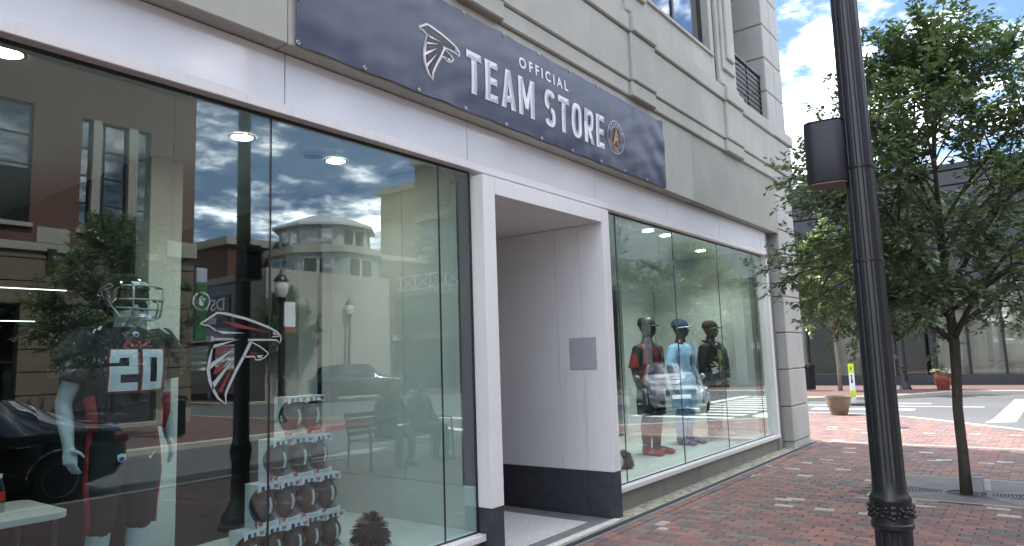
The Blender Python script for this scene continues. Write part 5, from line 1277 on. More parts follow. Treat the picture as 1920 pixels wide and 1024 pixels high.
# ---------------------------------------------------------------- pompoms, ball, table
def pompom(label, loc, r, seed):
    p = thing('pompom', label, 'pompom', loc); g_ = random.Random(seed); mk, mr = MB(), MB()
    for k in range(1100):
        d = Vector((g_.gauss(0, 1), g_.gauss(0, 1), g_.gauss(.35, 1))).normalized(); s_ = d.cross(Vector((g_.gauss(0, 1), g_.gauss(0, 1), g_.gauss(0, 1)))).normalized() * .0035; e = d * r * g_.uniform(.8, 1.1); e.z -= .45 * r * (e.x ** 2 + e.y ** 2) / r ** 2 * .6; e.z = max(e.z, -r * .72)
        m_ = e * .6 + Vector((0, 0, .015)); (mr if k % 5 == 0 else mk).add([d * .02 - s_, d * .02 + s_, m_ + s_, e + s_, e - s_, m_ - s_], [(0, 1, 2, 5), (5, 2, 3, 4)])
    MB().lathe([(.01, -r * .6), (r * .5, -r * .4), (r * .6, 0), (r * .4, r * .5), (.01, r * .6)], n=12).build('core', M_INK, p)
    stuff(mk.build('black_strands', M_CLOTHK, p, fix=False)); stuff(mr.build('red_strands', M_CLOTHR, p, fix=False)); return p
pompom('black and red foil pompom lying beside the boxed footballs', (3.66, .56, .262 + .095), .15, 2)
pompom('black and red foil pompom by the feet of the red shirted mannequin', (7.66, .62, .262 + .09), .125, 9)
M_SBALL = plain('soccer_ball', (.75, .75, .70), .4, var=.05)
sb = thing('soccer_ball', 'white soccer ball half hidden behind the entrance portal', 'ball', (7.42, .62, .262 + .11))
MB().lathe([(.11 * math.sin(a) + .0005, -.11 * math.cos(a)) for a in (math.pi * k / 16 for k in range(17))], n=24).build('ball', M_SBALL, sb, smooth='all')
for k in range(7):
    a, b = k * 2.4, .5 + k * .33; n_ = Vector((math.cos(a) * math.sin(b), math.sin(a) * math.sin(b), math.cos(b))); u = n_.orthogonal().normalized(); w_ = n_.cross(u); mb = MB()
    mb.add([(n_ + (u * math.cos(t_) + w_ * math.sin(t_)) * .3).normalized() * .1115 for t_ in (2 * math.pi * j / 5 for j in range(5))], [(0, 1, 2, 3, 4)]); mb.build('patch', (M_NEON, M_CLOTHR, M_GOLD)[k % 3], sb, fix=False)
tb = thing('side_table', 'white rounded table top with bag and bottle inside the dark shop', 'table', (1.48, 1.75, .06))
MB().rings([rrect(.46, .36, .09, .650), rrect(.47, .37, .1, .655), rrect(.47, .37, .1, .69), rrect(.46, .36, .09, .695)]).build('table_top', M_IWALL, tb, smooth=40)
for s in (-1, 1):
    for q in (-1, 1): MB().tube([(s * .40, q * .3, 0), (s * .40, q * .3, .65)], .018).build('leg', M_IDARK, tb)
bt = thing('bottle', 'clear plastic drink bottle with red label on the white table', 'bottle', (1.66, 1.72, .755))
MB().lathe([(.030, 0), (.033, .01), (.033, .07), (.031, .10), (.033, .13), (.030, .16), (.013, .205), (.012, .222)], n=20).build('bottle_body', glassmat('clear_plastic', (.80, .84, .82), .08, .6), bt, smooth=True); MB().lathe([(.0335, .075), (.0335, .125)], n=20).build('bottle_label', M_CRED, bt, smooth=True); MB().lathe([(.014, .21), (.014, .235)], n=14).build('bottle_cap', M_WHITE, bt)
sg = thing('shopping_bag', 'grey white paper shopping bag on the table beside the bottle', 'bag', (1.47, 1.66, .755)); MB().rings([rrect(.10, .06, .01, 0), rrect(.105, .062, .01, .15), rrect(.10, .03, .01, .33)]).build('bag_body', M_CARD, sg, smooth=40); MB().tube([(-.04, 0, .33), (-.03, 0, .39), (.03, 0, .39), (.04, 0, .33)], .004, n=6).build('handle', M_IDARK, sg)
# merchandise: red caps and dark clothes rails far inside, seen through the glass
rk = thing('clothes_rail', 'dark clothes rail hung with black and dark red shirts inside the shop', 'clothes rail', (.6, 2.5, .06), R(8))
MB().tube([(-1.0, 0, 0), (-1.0, 0, 1.5), (1.0, 0, 1.5), (1.0, 0, 0)], .014).build('rail_frame', M_BLACKMETAL, rk)
for k in range(14):
    x = -.92 + k * .14; mb = MB(); mb.rings([ell(z, x, 0, rx, ry, 14) for z, rx, ry in ((.68, .035, .26), (1.0, .03, .25), (1.25, .035, .27), (1.38, .03, .2), (1.44, .015, .06))]); mb.build('hanging_shirt', (M_CLOTHK, M_CLOTHR, M_CLOTHK)[k % 3], rk, smooth='all')
# ================================================================== ACROSS THE STREET (seen mirrored in the glass)
M_BRK = brickwall('red_brown_brick', (.135, .062, .045), (.10, .05, .04), (.12, .10, .085)); M_BRKT = brickwall('tan_brick', (.185, .145, .105), (.16, .125, .092), (.13, .115, .095))
M_STONE = concrete('cast_stone', (.34, .32, .265), streak=.2); M_DGLASS = glassmat('house_glass', (.25, .28, .28), .14, .7); M_DARKIN = plain('dark_room', (.03, .032, .035), .9)
bb = thing('brick_building', 'two storey brown brick building with stone sills and tall windows opposite the shop', 'building', (0, -17.59, 0))
def bpart(name, mat, *b, parent=None, c=.01): return MB().cbox(*b, c=c).build(name, mat, parent or bb)
# lower storey in grooved tan brick courses, upper storey in brown brick; openings left for the windows
def walls(xs, z0, z1, mat, holes, depth=.35, name='wall'):
    """front wall from x ranges with rectangular holes (x0, x1, z0, z1)"""
    xcuts = sorted({xs[0], xs[1], *[h[0] for h in holes], *[h[1] for h in holes]})
    mb = MB()
    for a, b in zip(xcuts, xcuts[1:]):
        m = (a + b) / 2; zs = [(z0, z1)]
        for h in holes:
            if h[0] < m < h[1]:
                nz_ = []
                for p, q in zs:
                    if h[2] > p: nz_.append((p, min(q, h[2])))
                    if h[3] < q: nz_.append((max(p, h[3]), q))
                zs = [(p, q) for p, q in nz_ if q - p > .01]
        for p, q in zs: mb.box(a, b, -depth, 0, p, q)
    return mb.build(name, mat, bb)
up = [(-9.5, -6.6, 5.62, 8.9), (-4.6, -2.4, 5.62, 8.9), (-.4, 2.4, 5.62, 8.9), (4.2, 7.05, 5.62, 8.95), (8.27, 10.22, 5.62, 8.86)]
lo = [(-9.5, -6.5, .5, 3.45), (-4.5, -1.5, .5, 3.45), (.2, 3.6, .1, 3.45), (4.4, 6.95, .5, 3.45), (7.95, 10.55, .12, 3.45)]
walls((-16, 10.9), 5.10, 10.6, M_BRK, up, name='upper_wall')
z = .45
cuts = [.45 + .60 * k for k in range(8)]
for a, b in zip(cuts, cuts[1:] + [4.86]):
    if b > a + .05: walls((-16, 10.9), a + (.03 if a > .5 else 0), b, M_BRKT, lo, name='brick_course')
walls((-16, 11.66), .0, .45, M_STONE, lo, .38, 'stone_base'); bpart('core_wall', M_DARKIN, -16, 11.3, -14, -.8, 0, 10.4)
bpart('rear_block', M_BRK, -16, 11.58, -14.3, -.55, 0, 10.55)
for z0, z1 in zip(cuts, cuts[1:] + [4.86]):
    if z1 > z0 + .05: bpart('corner_quoin', M_BRKT, 10.9, 11.64, -.9, .03, z0 + .03, z1)
bpart('corner_quoin', M_BRK, 10.9, 11.60, -.9, .03, 5.56, 10.6); bpart('quoin_cap', M_STONE, 10.74, 11.70, -.9, .09, 5.08, 5.555)
bpart('belt_course', M_STONE, -16, 10.73, -.3, .07, 4.87, 5.09); bpart('cornice', M_STONE, -16, 11.75, -.4, .25, 10.6, 10.95)
for xa, xb in ((7.24, 8.06), (2.6, 3.9), (-2.2, -.6)): bpart('stone_block', M_STONE, xa, xb, -.2, .06, 5.10, 5.54)
def bwindow(x0, x1, z0, z1, cols, rows, stone=False):
    w = MB().cbox(x0, x1, -.20, -.16, z0, z0 + .07, c=.005).build('window', M_BLACKMETAL, bb)
    MB().box(x0, x1, -.18, -.172, z0, z1).build('pane', M_DGLASS, w)
    mb = MB()
    for k in range(cols + 1): x = x0 + (x1 - x0 - .06) * k / cols; mb.box(x, x + .06, -.20, -.15, z0 + .07, z1)
    for k in range(1, rows + 1): z_ = z0 + (z1 - z0) * k / rows; mb.box(x0, x1, -.198, -.152, z_ - .06, z_)
    mb.build('window_frame', M_BLACKMETAL, w)
    if z0 > 4: MB().box(x0 + .05, x1 - .05, -.30, -.28, z0 + (z1 - z0) * .55, z1).build('blind', M_BLIND, w)
    MB().cbox(x0 - .08, x1 + .08, -.2, .10, z0 - .13, z0 - .005, c=.01).build('sill', M_STONE, w)
    if stone:
        for xs in ((8.57, 8.79), (9.57, 9.84)): MB().cbox(xs[0], xs[1], -.22, .02, z0, z1, c=.01).build('stone_mullion', M_STONE, w)
for x0, x1, z0, z1 in up: bwindow(x0, x1, z0, z1, 3, 4, x0 > 8)
for x0, x1, z0, z1 in lo: bwindow(x0, x1, z0, z1, 2, 2)
sc2 = bpart('wall_lantern', M_BLACKMETAL, 7.50, 7.72, .0, .16, 4.45, 4.95)
# green blade sign
bs = thing('blade_sign', 'tall green blade sign with round white disc on the brick building corner', 'sign', (11.68, -17.55, 0))
M_GREEN = plain('sign_green', (.03, .15, .045), .5); MB().cbox(.02, .40, -.06, .06, 2.5, 4.3, c=.02).build('sign_board', M_GREEN, bs)
MB().cbox(.03, .39, -.055, .055, 4.33, 4.8, c=.02).build('sign_head', M_SILVER, bs); o = MB().lathe([(.001, 0), (.30, 0), (.30, .02), (.001, .02)], n=30, m=Matrix.Translation((.20, .065, 3.74)) @ Matrix.Rotation(R(-90), 4, 'X')).build('sign_disc', M_WHITE, bs)
MB().lathe([(.001, 0), (.25, 0), (.25, .02), (.001, .02)], n=30, m=Matrix.Translation((.20, .088, 3.74)) @ Matrix.Rotation(R(-90), 4, 'X')).build('sign_disc_field', M_GREEN, bs)
me = setmat(textmesh('8', .38, bold=.02, align='CENTER'), M_WHITE); me.transform(Matrix.Rotation(R(180), 4, 'Z')); o = link('sign_numeral', me, bs); o.location = (.20, .115, 3.61)

# ---- shoe shop on the side street, facing -x
M_GREYSTUC = concrete('grey_stucco', (.24, .255, .28), streak=.1); M_CREAM = concrete('cream_stucco', (.36, .335, .28), streak=.15); M_TAN = concrete('tan_stucco', (.17, .125, .09), streak=.12); M_GREYW = concrete('pale_grey_stucco', (.40, .41, .42), streak=.1)
ds = thing('shoe_shop', 'grey side street shop with dark DSW shoes sign and slatted canopy', 'building', (20.0, 0, 0))
MB().cbox(0, 8, -44, -28.2, 3.1, 5.95).build('upper_wall', M_GREYSTUC, ds); MB().cbox(-.15, 8, -44.1, -28.1, 5.95, 6.25).build('cornice', M_CREAM, ds); MB().cbox(.25, 8, -44, -28.2, 0, 3.09).build('shop_wall', M_DARKIN, ds)
MB().cbox(-.06, 8, -28.18, -26.2, 0, 6.4).build('cream_pier', M_CREAM, ds)
for k in range(6): MB().box(.1, .12, -43.5 + k * 2.5, -41.2 + k * 2.5, .3, 2.9).build('shop_pane', M_DGLASS, ds); MB().cbox(-.02, .24, -43.8 + k * 2.5, -43.5 + k * 2.5, 0, 3.09).build('shop_pier', M_GREYSTUC, ds)
for k in range(26): y = -36 + k * .29; MB().box(-1.5, -.01, y, y + .12, 3.0, 3.09).build('canopy_slat', M_WHITE, ds)
MB().box(-1.55, -1.45, -36.1, -28.3, 2.9, 3.15).build('canopy_beam', M_WHITE, ds)
bo = MB().cbox(-.08, -.005, -32.6, -29.3, 3.75, 5.35, c=.01).build('sign_board', M_SIDING, ds)
for txt, z0, z1, y0, y1 in (('DSW', 4.55, 5.2, -32.2, -29.7), ('shoes', 3.88, 4.35, -32.0, -30.4)):
    me = textmesh(txt, 1, bold=.02); a, b, c_, d = bounds(me)
    # text faces -x: local x -> -y
    me.transform(Matrix(((0, 1, 0, -.092), (-1, 0, 0, 0), (0, 0, 1, 0), (0, 0, 0, 1))) @ Matrix.Diagonal(((y1 - y0) / (b - a), 1, (z1 - z0) / (d - c_), 1)) @ Matrix.Translation((-a, 0, -c_)))
    o = link('sign_lettering', setmat(me, M_WHITE), bo); o.location = (0, y1, z0)
bk = thing('brick_block', 'tall brown brick block with pale parapet rising behind the shoe shop', 'building', (22.0, -38, 0)); MB().cbox(0, 10, -7, 5.0, 6.26, 8.6).build('wall', M_BRK, bk); MB().cbox(-.2, 10, -7.2, 5.2, 8.6, 9.05).build('parapet', M_CREAM, bk)
MB().cbox(-.06, -.005, -3, 1.0, 6.7, 8.0).build('recessed_panel', M_BRKT, bk)

# ---- corner turret
tu = thing('turret_building', 'grey eight sided corner turret with two rows of windows and pale cornices', 'building', (26.4, -29.9, 0))
def octa(r, z, n=8): return [(r * math.cos(R(22.5) + 2 * math.pi * k / n), r * math.sin(R(22.5) + 2 * math.pi * k / n), z) for k in range(n)]
MB().rings([octa(3.3, 0), octa(3.3, 5.2)]).build('base_storey', M_BRK, tu); MB().rings([octa(3.3, 5.75), octa(3.3, 7.75)]).build('middle_storey', M_GREYSTUC, tu); MB().rings([octa(2.7, 8.1), octa(2.7, 9.35)]).build('lantern_storey', M_GREYW, tu)
for r, z, h in ((3.6, 5.2, .55), (3.55, 7.75, .36)): MB().rings([octa(r, z), octa(r, z + h)]).build('cornice', M_CREAM, tu)
MB().rings([octa(3.1, 9.36), octa(3.05, 9.5), octa(1.4, 10.15), octa(.1, 10.25)]).build('roof', M_GREYW, tu)
for k in range(8):
    a = 2 * math.pi * (k + 1) / 8; m = Matrix.Rotation(a, 4, 'Z')
    for r, z0, z1, hw in ((3.3 * math.cos(R(22.5)), 6.0, 7.5, .85), (2.7 * math.cos(R(22.5)), 8.25, 9.2, .75), (3.3 * math.cos(R(22.5)), .6, 3.2, .9)):
        w = MB().box(r - .02, r + .05, -hw, hw, z0, z1, m=m).build('window', M_GREYW, tu)
        for s in (-1, 1): MB().box(r + .03, r + .055, (-hw if s < 0 else .03) + .06, (-.03 if s < 0 else hw) - .06, z0 + .06, z1 - .06, m=m).build('pane', M_DGLASS, w)
MB().cbox(1.0, 8, -9, 1.2, 0, 8.0).build('wing', M_BRK, tu); MB().cbox(.9, 8.1, -9.1, 1.3, 8.0, 8.3).build('wing_parapet', M_CREAM, tu)
# ---- big tan block with terrace and green supermarket sign
ci = thing('tan_block', 'large tan windowless block with stepped parapet, white terrace railing and green shop sign', 'building', (34.0, 0, 0))
MB().cbox(0, 22, -33.4, -17, 0, 13.4).build('main_wall', M_TAN, ci); MB().cbox(-.15, 22, -29.9, -25.7, 0, 14.9).build('raised_wall', M_TAN, ci)
MB().cbox(-.25, 22, -33.6, -29.95, 13.4, 13.85).build('parapet', M_CREAM, ci); MB().cbox(-.4, 22, -30.1, -25.5, 14.9, 15.4).build('parapet', M_CREAM, ci); MB().cbox(-.25, 22, -25.65, -16.9, 13.4, 13.85).build('parapet', M_CREAM, ci)
MB().cbox(-.2, -.155, -29.3, -26.2, 6.6, 10.8).build('window', M_BLACKMETAL, ci)
for k in range(5): MB().box(-.22, -.205, -29.2 + k * .6, -28.7 + k * .6, 6.7, 10.6).build('pane', M_DGLASS, ci)
MB().cbox(-.5, -.16, -29.6, -25.9, 10.9, 11.3).build('window_hood', M_CREAM, ci)
MB().cbox(-3.0, -.01, -33.4, -17, 4.2, 5.6).build('terrace_wall', M_TAN, ci); MB().cbox(-2.6, -.02, -33.4, -17, 0, 4.19).build('ground_wall', M_TAN, ci); MB().cbox(-3.2, -.02, -33.5, -16.9, 5.6, 5.95).build('terrace_cornice', M_CREAM, ci)
rl = MB().box(-3.06, -3.0, -33.3, -17.1, 6.85, 6.93).build('terrace_railing', M_WHITE, ci); MB().box(-3.05, -3.01, -33.3, -17.1, 6.02, 6.08).build('rail', M_WHITE, rl)
for k in range(13):
    y0 = -33.2 + k * 1.24; y1 = y0 + 1.1
    for p, q in (((y0, 6.08), (y1, 6.85)), ((y1, 6.08), (y0, 6.85))): MB().tube([(-3.03, p[0], p[1]), (-3.03, q[0], q[1])], .03, n=5).build('cross_bar', M_WHITE, rl)
    MB().box(-3.06, -3.0, y0 - .1, y0 - .04, 5.95, 6.9).build('rail_post', M_WHITE, rl)
me = textmesh('Publix', 1, bold=.03); a, b, c_, d = bounds(me); me.transform(Matrix(((0, 1, 0, -.04), (-1, 0, 0, 0), (0, 0, 1, 0), (0, 0, 0, 1))) @ Matrix.Diagonal((3.6 / (b - a), 1, 1.1 / (d - c_), 1)) @ Matrix.Translation((-a, 0, -c_)))
o = link('sign_lettering', setmat(me, plain('supermarket_green', (.06, .30, .07), .5)), ci); o.location = (-3.0, -25.6, 4.4)
for y0, y1 in ((-31.5, -28.5), (-27.0, -23.0)): MB().cbox(-3.6, -2.61, y0, y1, 2.95, 3.3).build('awning', M_CREAM, ci); MB().box(-2.64, -2.605, y0 + .2, y1 - .2, .2, 2.9).build('shop_pane', M_DGLASS, ci)
# ---- pale stone building on the far corner
ps = thing('pale_stone_building', 'pale stone panelled building with dark flat canopy across the junction', 'building', (33.2, 0, 0))
M_PSTONE = concrete('pale_stone', (.36, .37, .35), streak=.1)
for k in range(9):
    for q in range(5): MB().cbox(.0, .3, -16.8 + q * 2.5, -14.33 + q * 2.5, 5.0 + k * .75, 5.74 + k * .75, c=.012).build('stone_panel', M_PSTONE, ps)
MB().box(.3, 12, -16.8, -4.3, 0, 11.7).build('core', M_PSTONE, ps); MB().cbox(-1.6, .3, -16.8, -4.3, 4.2, 4.75, c=.02).build('canopy', M_SIDING, ps)
for k in range(5): MB().cbox(-.05, .3, -15.4 + k * 2.4, -14.9 + k * 2.4, 0, 4.2, c=.01).build('stone_pier', M_PSTONE, ps)
for k in range(4): MB().box(.1, .12, -14.9 + k * 2.4, -13.0 + k * 2.4, .3, 4.2).build('shop_pane', M_DGLASS, ps)

# ================================================================== STREET FURNITURE AND TREES OPPOSITE
G2 = 'street trees across the street'
tree('dark leafy street tree growing before the brick building beside the litter bin', (7.6, -13.6, 0), 1.0, wm, cm, G2, 1.0)
tree('street tree standing in front of the grey turret', (21.0, -26.6, 0), 4.0, wm, cm, G2, 1.05)
tree('street tree standing before the green supermarket sign', (29.9, -20.6, 0), 5.1, wm, cm, G2, 1.2)
tree('street tree standing before the pale stone building', (29.9, -9.0, 0), 3.3, wm, cm, G2, 1.25)
bin_('black slatted litter bin on the pavement before the brick building', (8.85, -13.2, 0))
l2 = lamp_post('street lamp carrying a small hanging banner opposite the shop', (12.5, -14.2, 0), False, None, .68); MB().cbox(.10, .50, -.01, .01, 2.75, 3.5, c=.003).build('hanging_banner', M_WHITE, l2); MB().cbox(.10, .50, -.012, .012, 2.6, 2.745, c=.003).build('banner_foot', M_CLOTHR, l2); MB().tube([(0, 0, 3.52), (.53, 0, 3.52)], .014).build('banner_arm', M_POST, l2)
lamp_post('street lamp on the corner before the tan block', (24.8, -25.9, 0), False, None, .80)
sign_post('thin yellow crossing marker post in the junction before the tan block', (26.9, -24.2, -.085), .8)
# bench with two sitters, facing the shop
M_WOOD = plain('bench_wood', (.30, .21, .10), .6, var=.25, scale=10)
be = thing('park_bench', 'black metal bench with wooden slats on the pavement where two people sit', 'bench', (8.15, -4.60, 0))
for x in (-.9, .9):
    MB().tube([(x, .27, 0), (x, .26, .42), (x, .24, .66), (x, .0, .67), (x, -.24, .62)], .018, n=8).build('arm_frame', M_BLACKMETAL, be, smooth='all'); MB().tube([(x, -.26, 0), (x, -.22, .42), (x, -.32, .86)], .018, n=8).build('leg', M_BLACKMETAL, be, smooth='all')
for k in range(6): MB().cbox(-.9, .9, -.20 + k * .075, -.14 + k * .075, .425, .45, c=.005).build('seat_slat', M_WOOD, be)
for k in range(4): MB().cbox(-.9, .9, -.27 - k * .022, -.25 - k * .022, .50 + k * .09, .57 + k * .09, c=.004).build('back_slat', M_WOOD, be)
M_SKIN = plain('skin', (.34, .20, .14), .55, var=.06); M_HAIR = plain('dark_hair', (.02, .016, .014), .6, var=.2, scale=60); M_COAT = plain('dark_coat', (.03, .032, .038), .8, var=.2); M_JEANS = plain('dark_jeans', (.03, .038, .06), .8, var=.2); M_SHIRT2 = plain('grey_shirt', (.14, .14, .15), .8, var=.15)
def sitter(label, loc, rz, lean, phone, top):
    """seated figure facing +y; hips at the seat"""
    p = thing('person', label, 'person', loc, rz); L = lambda z: -.10 + lean * (z - .45)
    def torso(mb, g):
        mb.rings([ell(z, 0, L(z) - (.0 if z > .5 else .0), rx + g, ry + g) for z, rx, ry in ((.43, .17, .12), (.50, .175, .13), (.62, .16, .115), (.75, .17, .12), (.88, .185, .122), (.97, .18, .105), (1.02, .11, .08), (1.06, .06, .06), (1.12, .054, .056))])
    hd = L(1.2) + .05
    def arms(mb, g, full=True):
        for s in (-1, 1):
            sh = Vector((s * .20, L(.96), .96)); el = Vector((s * .25, L(.7) + .08, .70)); wr = Vector((s * .10, L(.8) + .34, .80)) if phone else Vector((s * .15, L(.6) + .33, .60))
            mb.tube([(s * .12, L(.98), .98), sh, sh.lerp(el, .5), el, el.lerp(wr, .5)] + ([wr] if full else [el.lerp(wr, .9)]), [.06 + g, .062 + g, .055 + g, .045 + g, .042 + g] + ([.028] if full else [.036 + g]), n=12)
            if full: d = wr - el; pn = Vector((-s * .6, 0, .6 if phone else -.6)); pn = pn - d.normalized() * pn.dot(d.normalized()); hand(mb, wr, d, 1 if s < 0 else -1, .9, pn)
    def legs(mb, g, a=0.0):
        for s in (-1, 1):
            mb.tube([(s * .085, L(.45), .50), (s * .10, .16, .51), (s * .115, .36, .50), (s * .115, .40, .40), (s * .115, .38, .25), (s * .115, .36, .09)], [.095 + g, .085 + g, .065 + g, .060 + g, .055 + g, .042 + g], n=12)
    mb = MB(); torso(mb, 0); arms(mb, 0); legs(mb, 0)
    mb.rings([ell(z, 0, hd + y, rx, ry) for z, y, rx, ry in ((1.10, .02, .042, .05), (1.125, .03, .058, .072), (1.165, .022, .068, .088), (1.215, .008, .074, .098), (1.265, 0, .076, .10), (1.305, -.006, .068, .09), (1.335, -.008, .045, .06), (1.345, -.008, .015, .02))])
    mb.tube([(0, hd + .10, 1.225), (0, hd + .125, 1.19), (0, hd + .10, 1.18)], [.009, .016, .012], n=8)
    for s in (-1, 1): mb.tube([(s * .076, hd, 1.24), (s * .086, hd - .005, 1.215), (s * .077, hd, 1.19)], [.012, .018, .010], n=7); mb.tube([(s * .115, .33, .05), (s * .117, .42, .05), (s * .12, .54, .035)], [(.04, .045), (.045, .042), (.03, .02)], n=10)
    b = remesh(mb, 'body', M_SKIN, p, .011, 3)
    mb = MB(); torso(mb, .014); arms(mb, .012, False); remesh(mb, 'jacket', top, p, .013, 4); mb = MB(); legs(mb, .010); mb.rings([ell(z, 0, L(z), rx, ry) for z, rx, ry in ((.42, .185, .135), (.50, .19, .14), (.58, .175, .128))]); remesh(mb, 'trousers', M_JEANS, p, .013, 4)
    mb = MB(); mb.rings([ell(z, 0, hd + y, rx, ry) for z, y, rx, ry in ((1.17, -.045, .072, .062), (1.22, -.035, .082, .078), (1.28, -.014, .083, .096), (1.32, -.008, .074, .09), (1.35, -.008, .05, .06), (1.36, -.008, .012, .014))]); remesh(mb, 'hair', M_HAIR, p, .012, 3)
    for s in (-1, 1):
        MB().lathe([(.001, -.006), (.008, 0), (.001, .006)], n=8, c=(s * .03, hd + .094, 1.235)).build('eye', M_INK, p); mb = MB(); mb.tube([(s * .115, .32, .06), (s * .117, .42, .055), (s * .12, .56, .035)], [(.046, .05), (.052, .05), (.036, .026)], n=12); remesh(mb, 'shoe', M_INK, p, .012, 2)
    MB().tube([(-.025, hd + .092, 1.15), (0, hd + .098, 1.148), (.025, hd + .092, 1.15)], .005, n=6).build('mouth', plain('lips', (.22, .09, .08), .5) if 'lips' not in MATS else MATS['lips'], p)
    return p
sitter('person in dark jacket bent over a phone on the bench by the wooden armrest', (7.85, -4.58, 0), R(6), .22, True, M_COAT); sitter('person in grey top sitting upright on the bench with hands on lap', (8.62, -4.60, 0), R(-4), .02, False, M_SHIRT2)
ph = tag(MB().cbox(-.037, .037, -.005, .005, -.075, .075, c=.004).build('mobile_phone', M_INK), 'black mobile phone held by the bent over sitter', 'phone'); ph.location = (7.83, -4.20, .87); ph.rotation_euler = (R(-35), 0, R(6))

# ================================================================== VEHICLES
M_TYRE = plain('tyre_rubber', (.018, .018, .019), .85); M_RIM = plain('alloy_rim', (.25, .26, .27), .35, .7); M_CARGLASS = glassmat('car_glass', (.10, .12, .12), .10, .8); M_HEAD = plain('headlamp', (.62, .65, .68), .1, .3, coat=.6); M_TAIL = plain('tail_lamp', (.35, .012, .015), .15, coat=.7)
def carpaint(name, c): return plain(name, c, .22, .35, var=.04, coat=1.0)
def car(label, loc, rz, paint, kind='sedan'):
    """front towards local -x; stations along x give the section"""
    c_ = thing('parked_car', label, 'car', loc, rz)
    #        x     zb   belt  halfw  top   half-top
    if kind == 'sedan':
        S = [(-2.28, .34, .56, .55, .60, .45), (-2.20, .24, .66, .74, .70, .60), (-1.95, .20, .74, .84, .80, .70), (-1.3, .20, .84, .89, .90, .74), (-.95, .20, .88, .90, .96, .74), (-.25, .20, .92, .905, 1.40, .56), (.35, .20, .93, .905, 1.45, .57), (.95, .20, .95, .905, 1.40, .56), (1.55, .20, .97, .89, 1.12, .60), (1.75, .22, .97, .88, 1.04, .68), (2.15, .30, .94, .82, 1.00, .66), (2.28, .40, .80, .74, .88, .60)]
    else:
        S = [(-2.35, .40, .70, .60, .75, .5), (-2.28, .30, .86, .80, .92, .66), (-2.0, .26, .95, .90, 1.02, .76), (-1.3, .26, 1.02, .94, 1.08, .80), (-.95, .26, 1.05, .95, 1.14, .80), (-.35, .26, 1.07, .955, 1.68, .62), (.4, .26, 1.08, .955, 1.74, .64), (1.3, .26, 1.10, .955, 1.72, .63), (1.85, .26, 1.10, .94, 1.62, .60), (2.1, .28, 1.08, .92, 1.20, .70), (2.3, .34, 1.0, .88, 1.06, .72), (2.36, .45, .8, .82, .86, .66)]
    def sec(q):
        x, zb, zl, w, zt, wt = q; h = [(0, zb), (w * .86, zb), (w * .97, zb + .10), (w, (zb + zl) / 2), (w * .985, zl - .06), (w * .95, zl), ((w * .95 + wt) / 2, (zl + zt) / 2 + .01), (wt, zt - .01), (wt * .5, zt + .015), (0, zt + .02)]
        return [(x, -y, z) for y, z in h] + [(x, y, z) for y, z in h[-2:0:-1]]
    # refine lengthwise
    Q = []
    for a, b in zip(S, S[1:]):
        for k in range(3): t_ = k / 3; Q.append(tuple(a[i] + (b[i] - a[i]) * t_ for i in range(6)))
    Q.append(S[-1]); rg = [sec(q) for q in Q]; n = len(rg[0])
    body_, glass_ = MB(), MB(); vs = [p for r in rg for p in r]; bf, gf = [], []
    for i in range(len(rg) - 1):
        tall = (Q[i][4] - Q[i][2] > .16) and (Q[i + 1][4] - Q[i + 1][2] > .16); slope = abs(Q[i + 1][4] - Q[i][4]) > .045
        for j in range(n):
            j2 = (j + 1) % n; jj = j if j < 9 else n - 1 - j
            side = jj in (5, 6); topp = jj in (7, 8)
            pillar = (i % 9 == 4) or (tall and slope and side and i % 3 == 1)
            f = (i * n + j, i * n + j2, (i + 1) * n + j2, (i + 1) * n + j)
            (gf if tall and ((side and not pillar) or (topp and slope and Q[i][4] > (1.0 if kind == 'sedan' else 1.18))) else bf).append(f)
    bf += [tuple(range(n)), tuple(range((len(rg) - 1) * n + n - 1, (len(rg) - 1) * n - 1, -1))]
    bo_ = MB().add(vs, bf).build('body', paint, c_, smooth='all'); gl_ = MB().add(vs, gf).build('windows', M_CARGLASS, c_, smooth='all')
    for o_ in (bo_, gl_):
        bm = bmesh.new(); bm.from_mesh(o_.data); bmesh.ops.delete(bm, geom=[v_ for v_ in bm.verts if not v_.link_faces], context='VERTS'); bm.to_mesh(o_.data); bm.free()
    stuff(gl_)
    wx = (-1.42, 1.38) if kind == 'sedan' else (-1.45, 1.42); wr = .33 if kind == 'sedan' else .39; w = .90 if kind == 'sedan' else .95
    for x in wx:
        for s in (-1, 1):
            m = Matrix.Translation((x, s * (w - .085), wr)) @ Matrix.Rotation(R(-90 * s), 4, 'X')
            ty = MB().lathe([(wr * .66, -.10), (wr * .93, -.105), (wr, -.08), (wr, .08), (wr * .93, .105), (wr * .66, .10)], n=32, m=m).build('wheel', M_TYRE, c_, smooth=50)
            mb = MB(); mb.lathe([(.001, .085), (.05, .09), (wr * .18, .07), (wr * .18, .05)], n=20, m=m); mb.lathe([(wr * .56, .07), (wr * .64, .108), (wr * .68, .106), (wr * .68, .05), (wr * .56, .04)], n=32, m=m)
            for k in range(5): a = 2 * math.pi * k / 5; mb.box(.03, wr * .62, -.03, .03, .06, .088, m=m @ Matrix.Rotation(a, 4, 'Z'))
            stuff(mb.build('rim', M_RIM, ty, smooth=30)); MB().lathe([(.001, .02), (wr * .64, .02), (wr * .64, .03), (.001, .03)], n=24, m=m).build('brake_disc', M_DARKGRATE, ty)
            MB().tube([(x + (wr + .05) * math.cos(a), s * (w - .012), wr + (wr + .05) * math.sin(a)) for a in (R(-8 + 196 * k / 14) for k in range(15))], [(.03, .045)] * 15, n=8).build('wheel_arch', M_SEAL if kind != 'sedan' else paint, c_, smooth='all')
    zl = .66 if kind == 'sedan' else .84
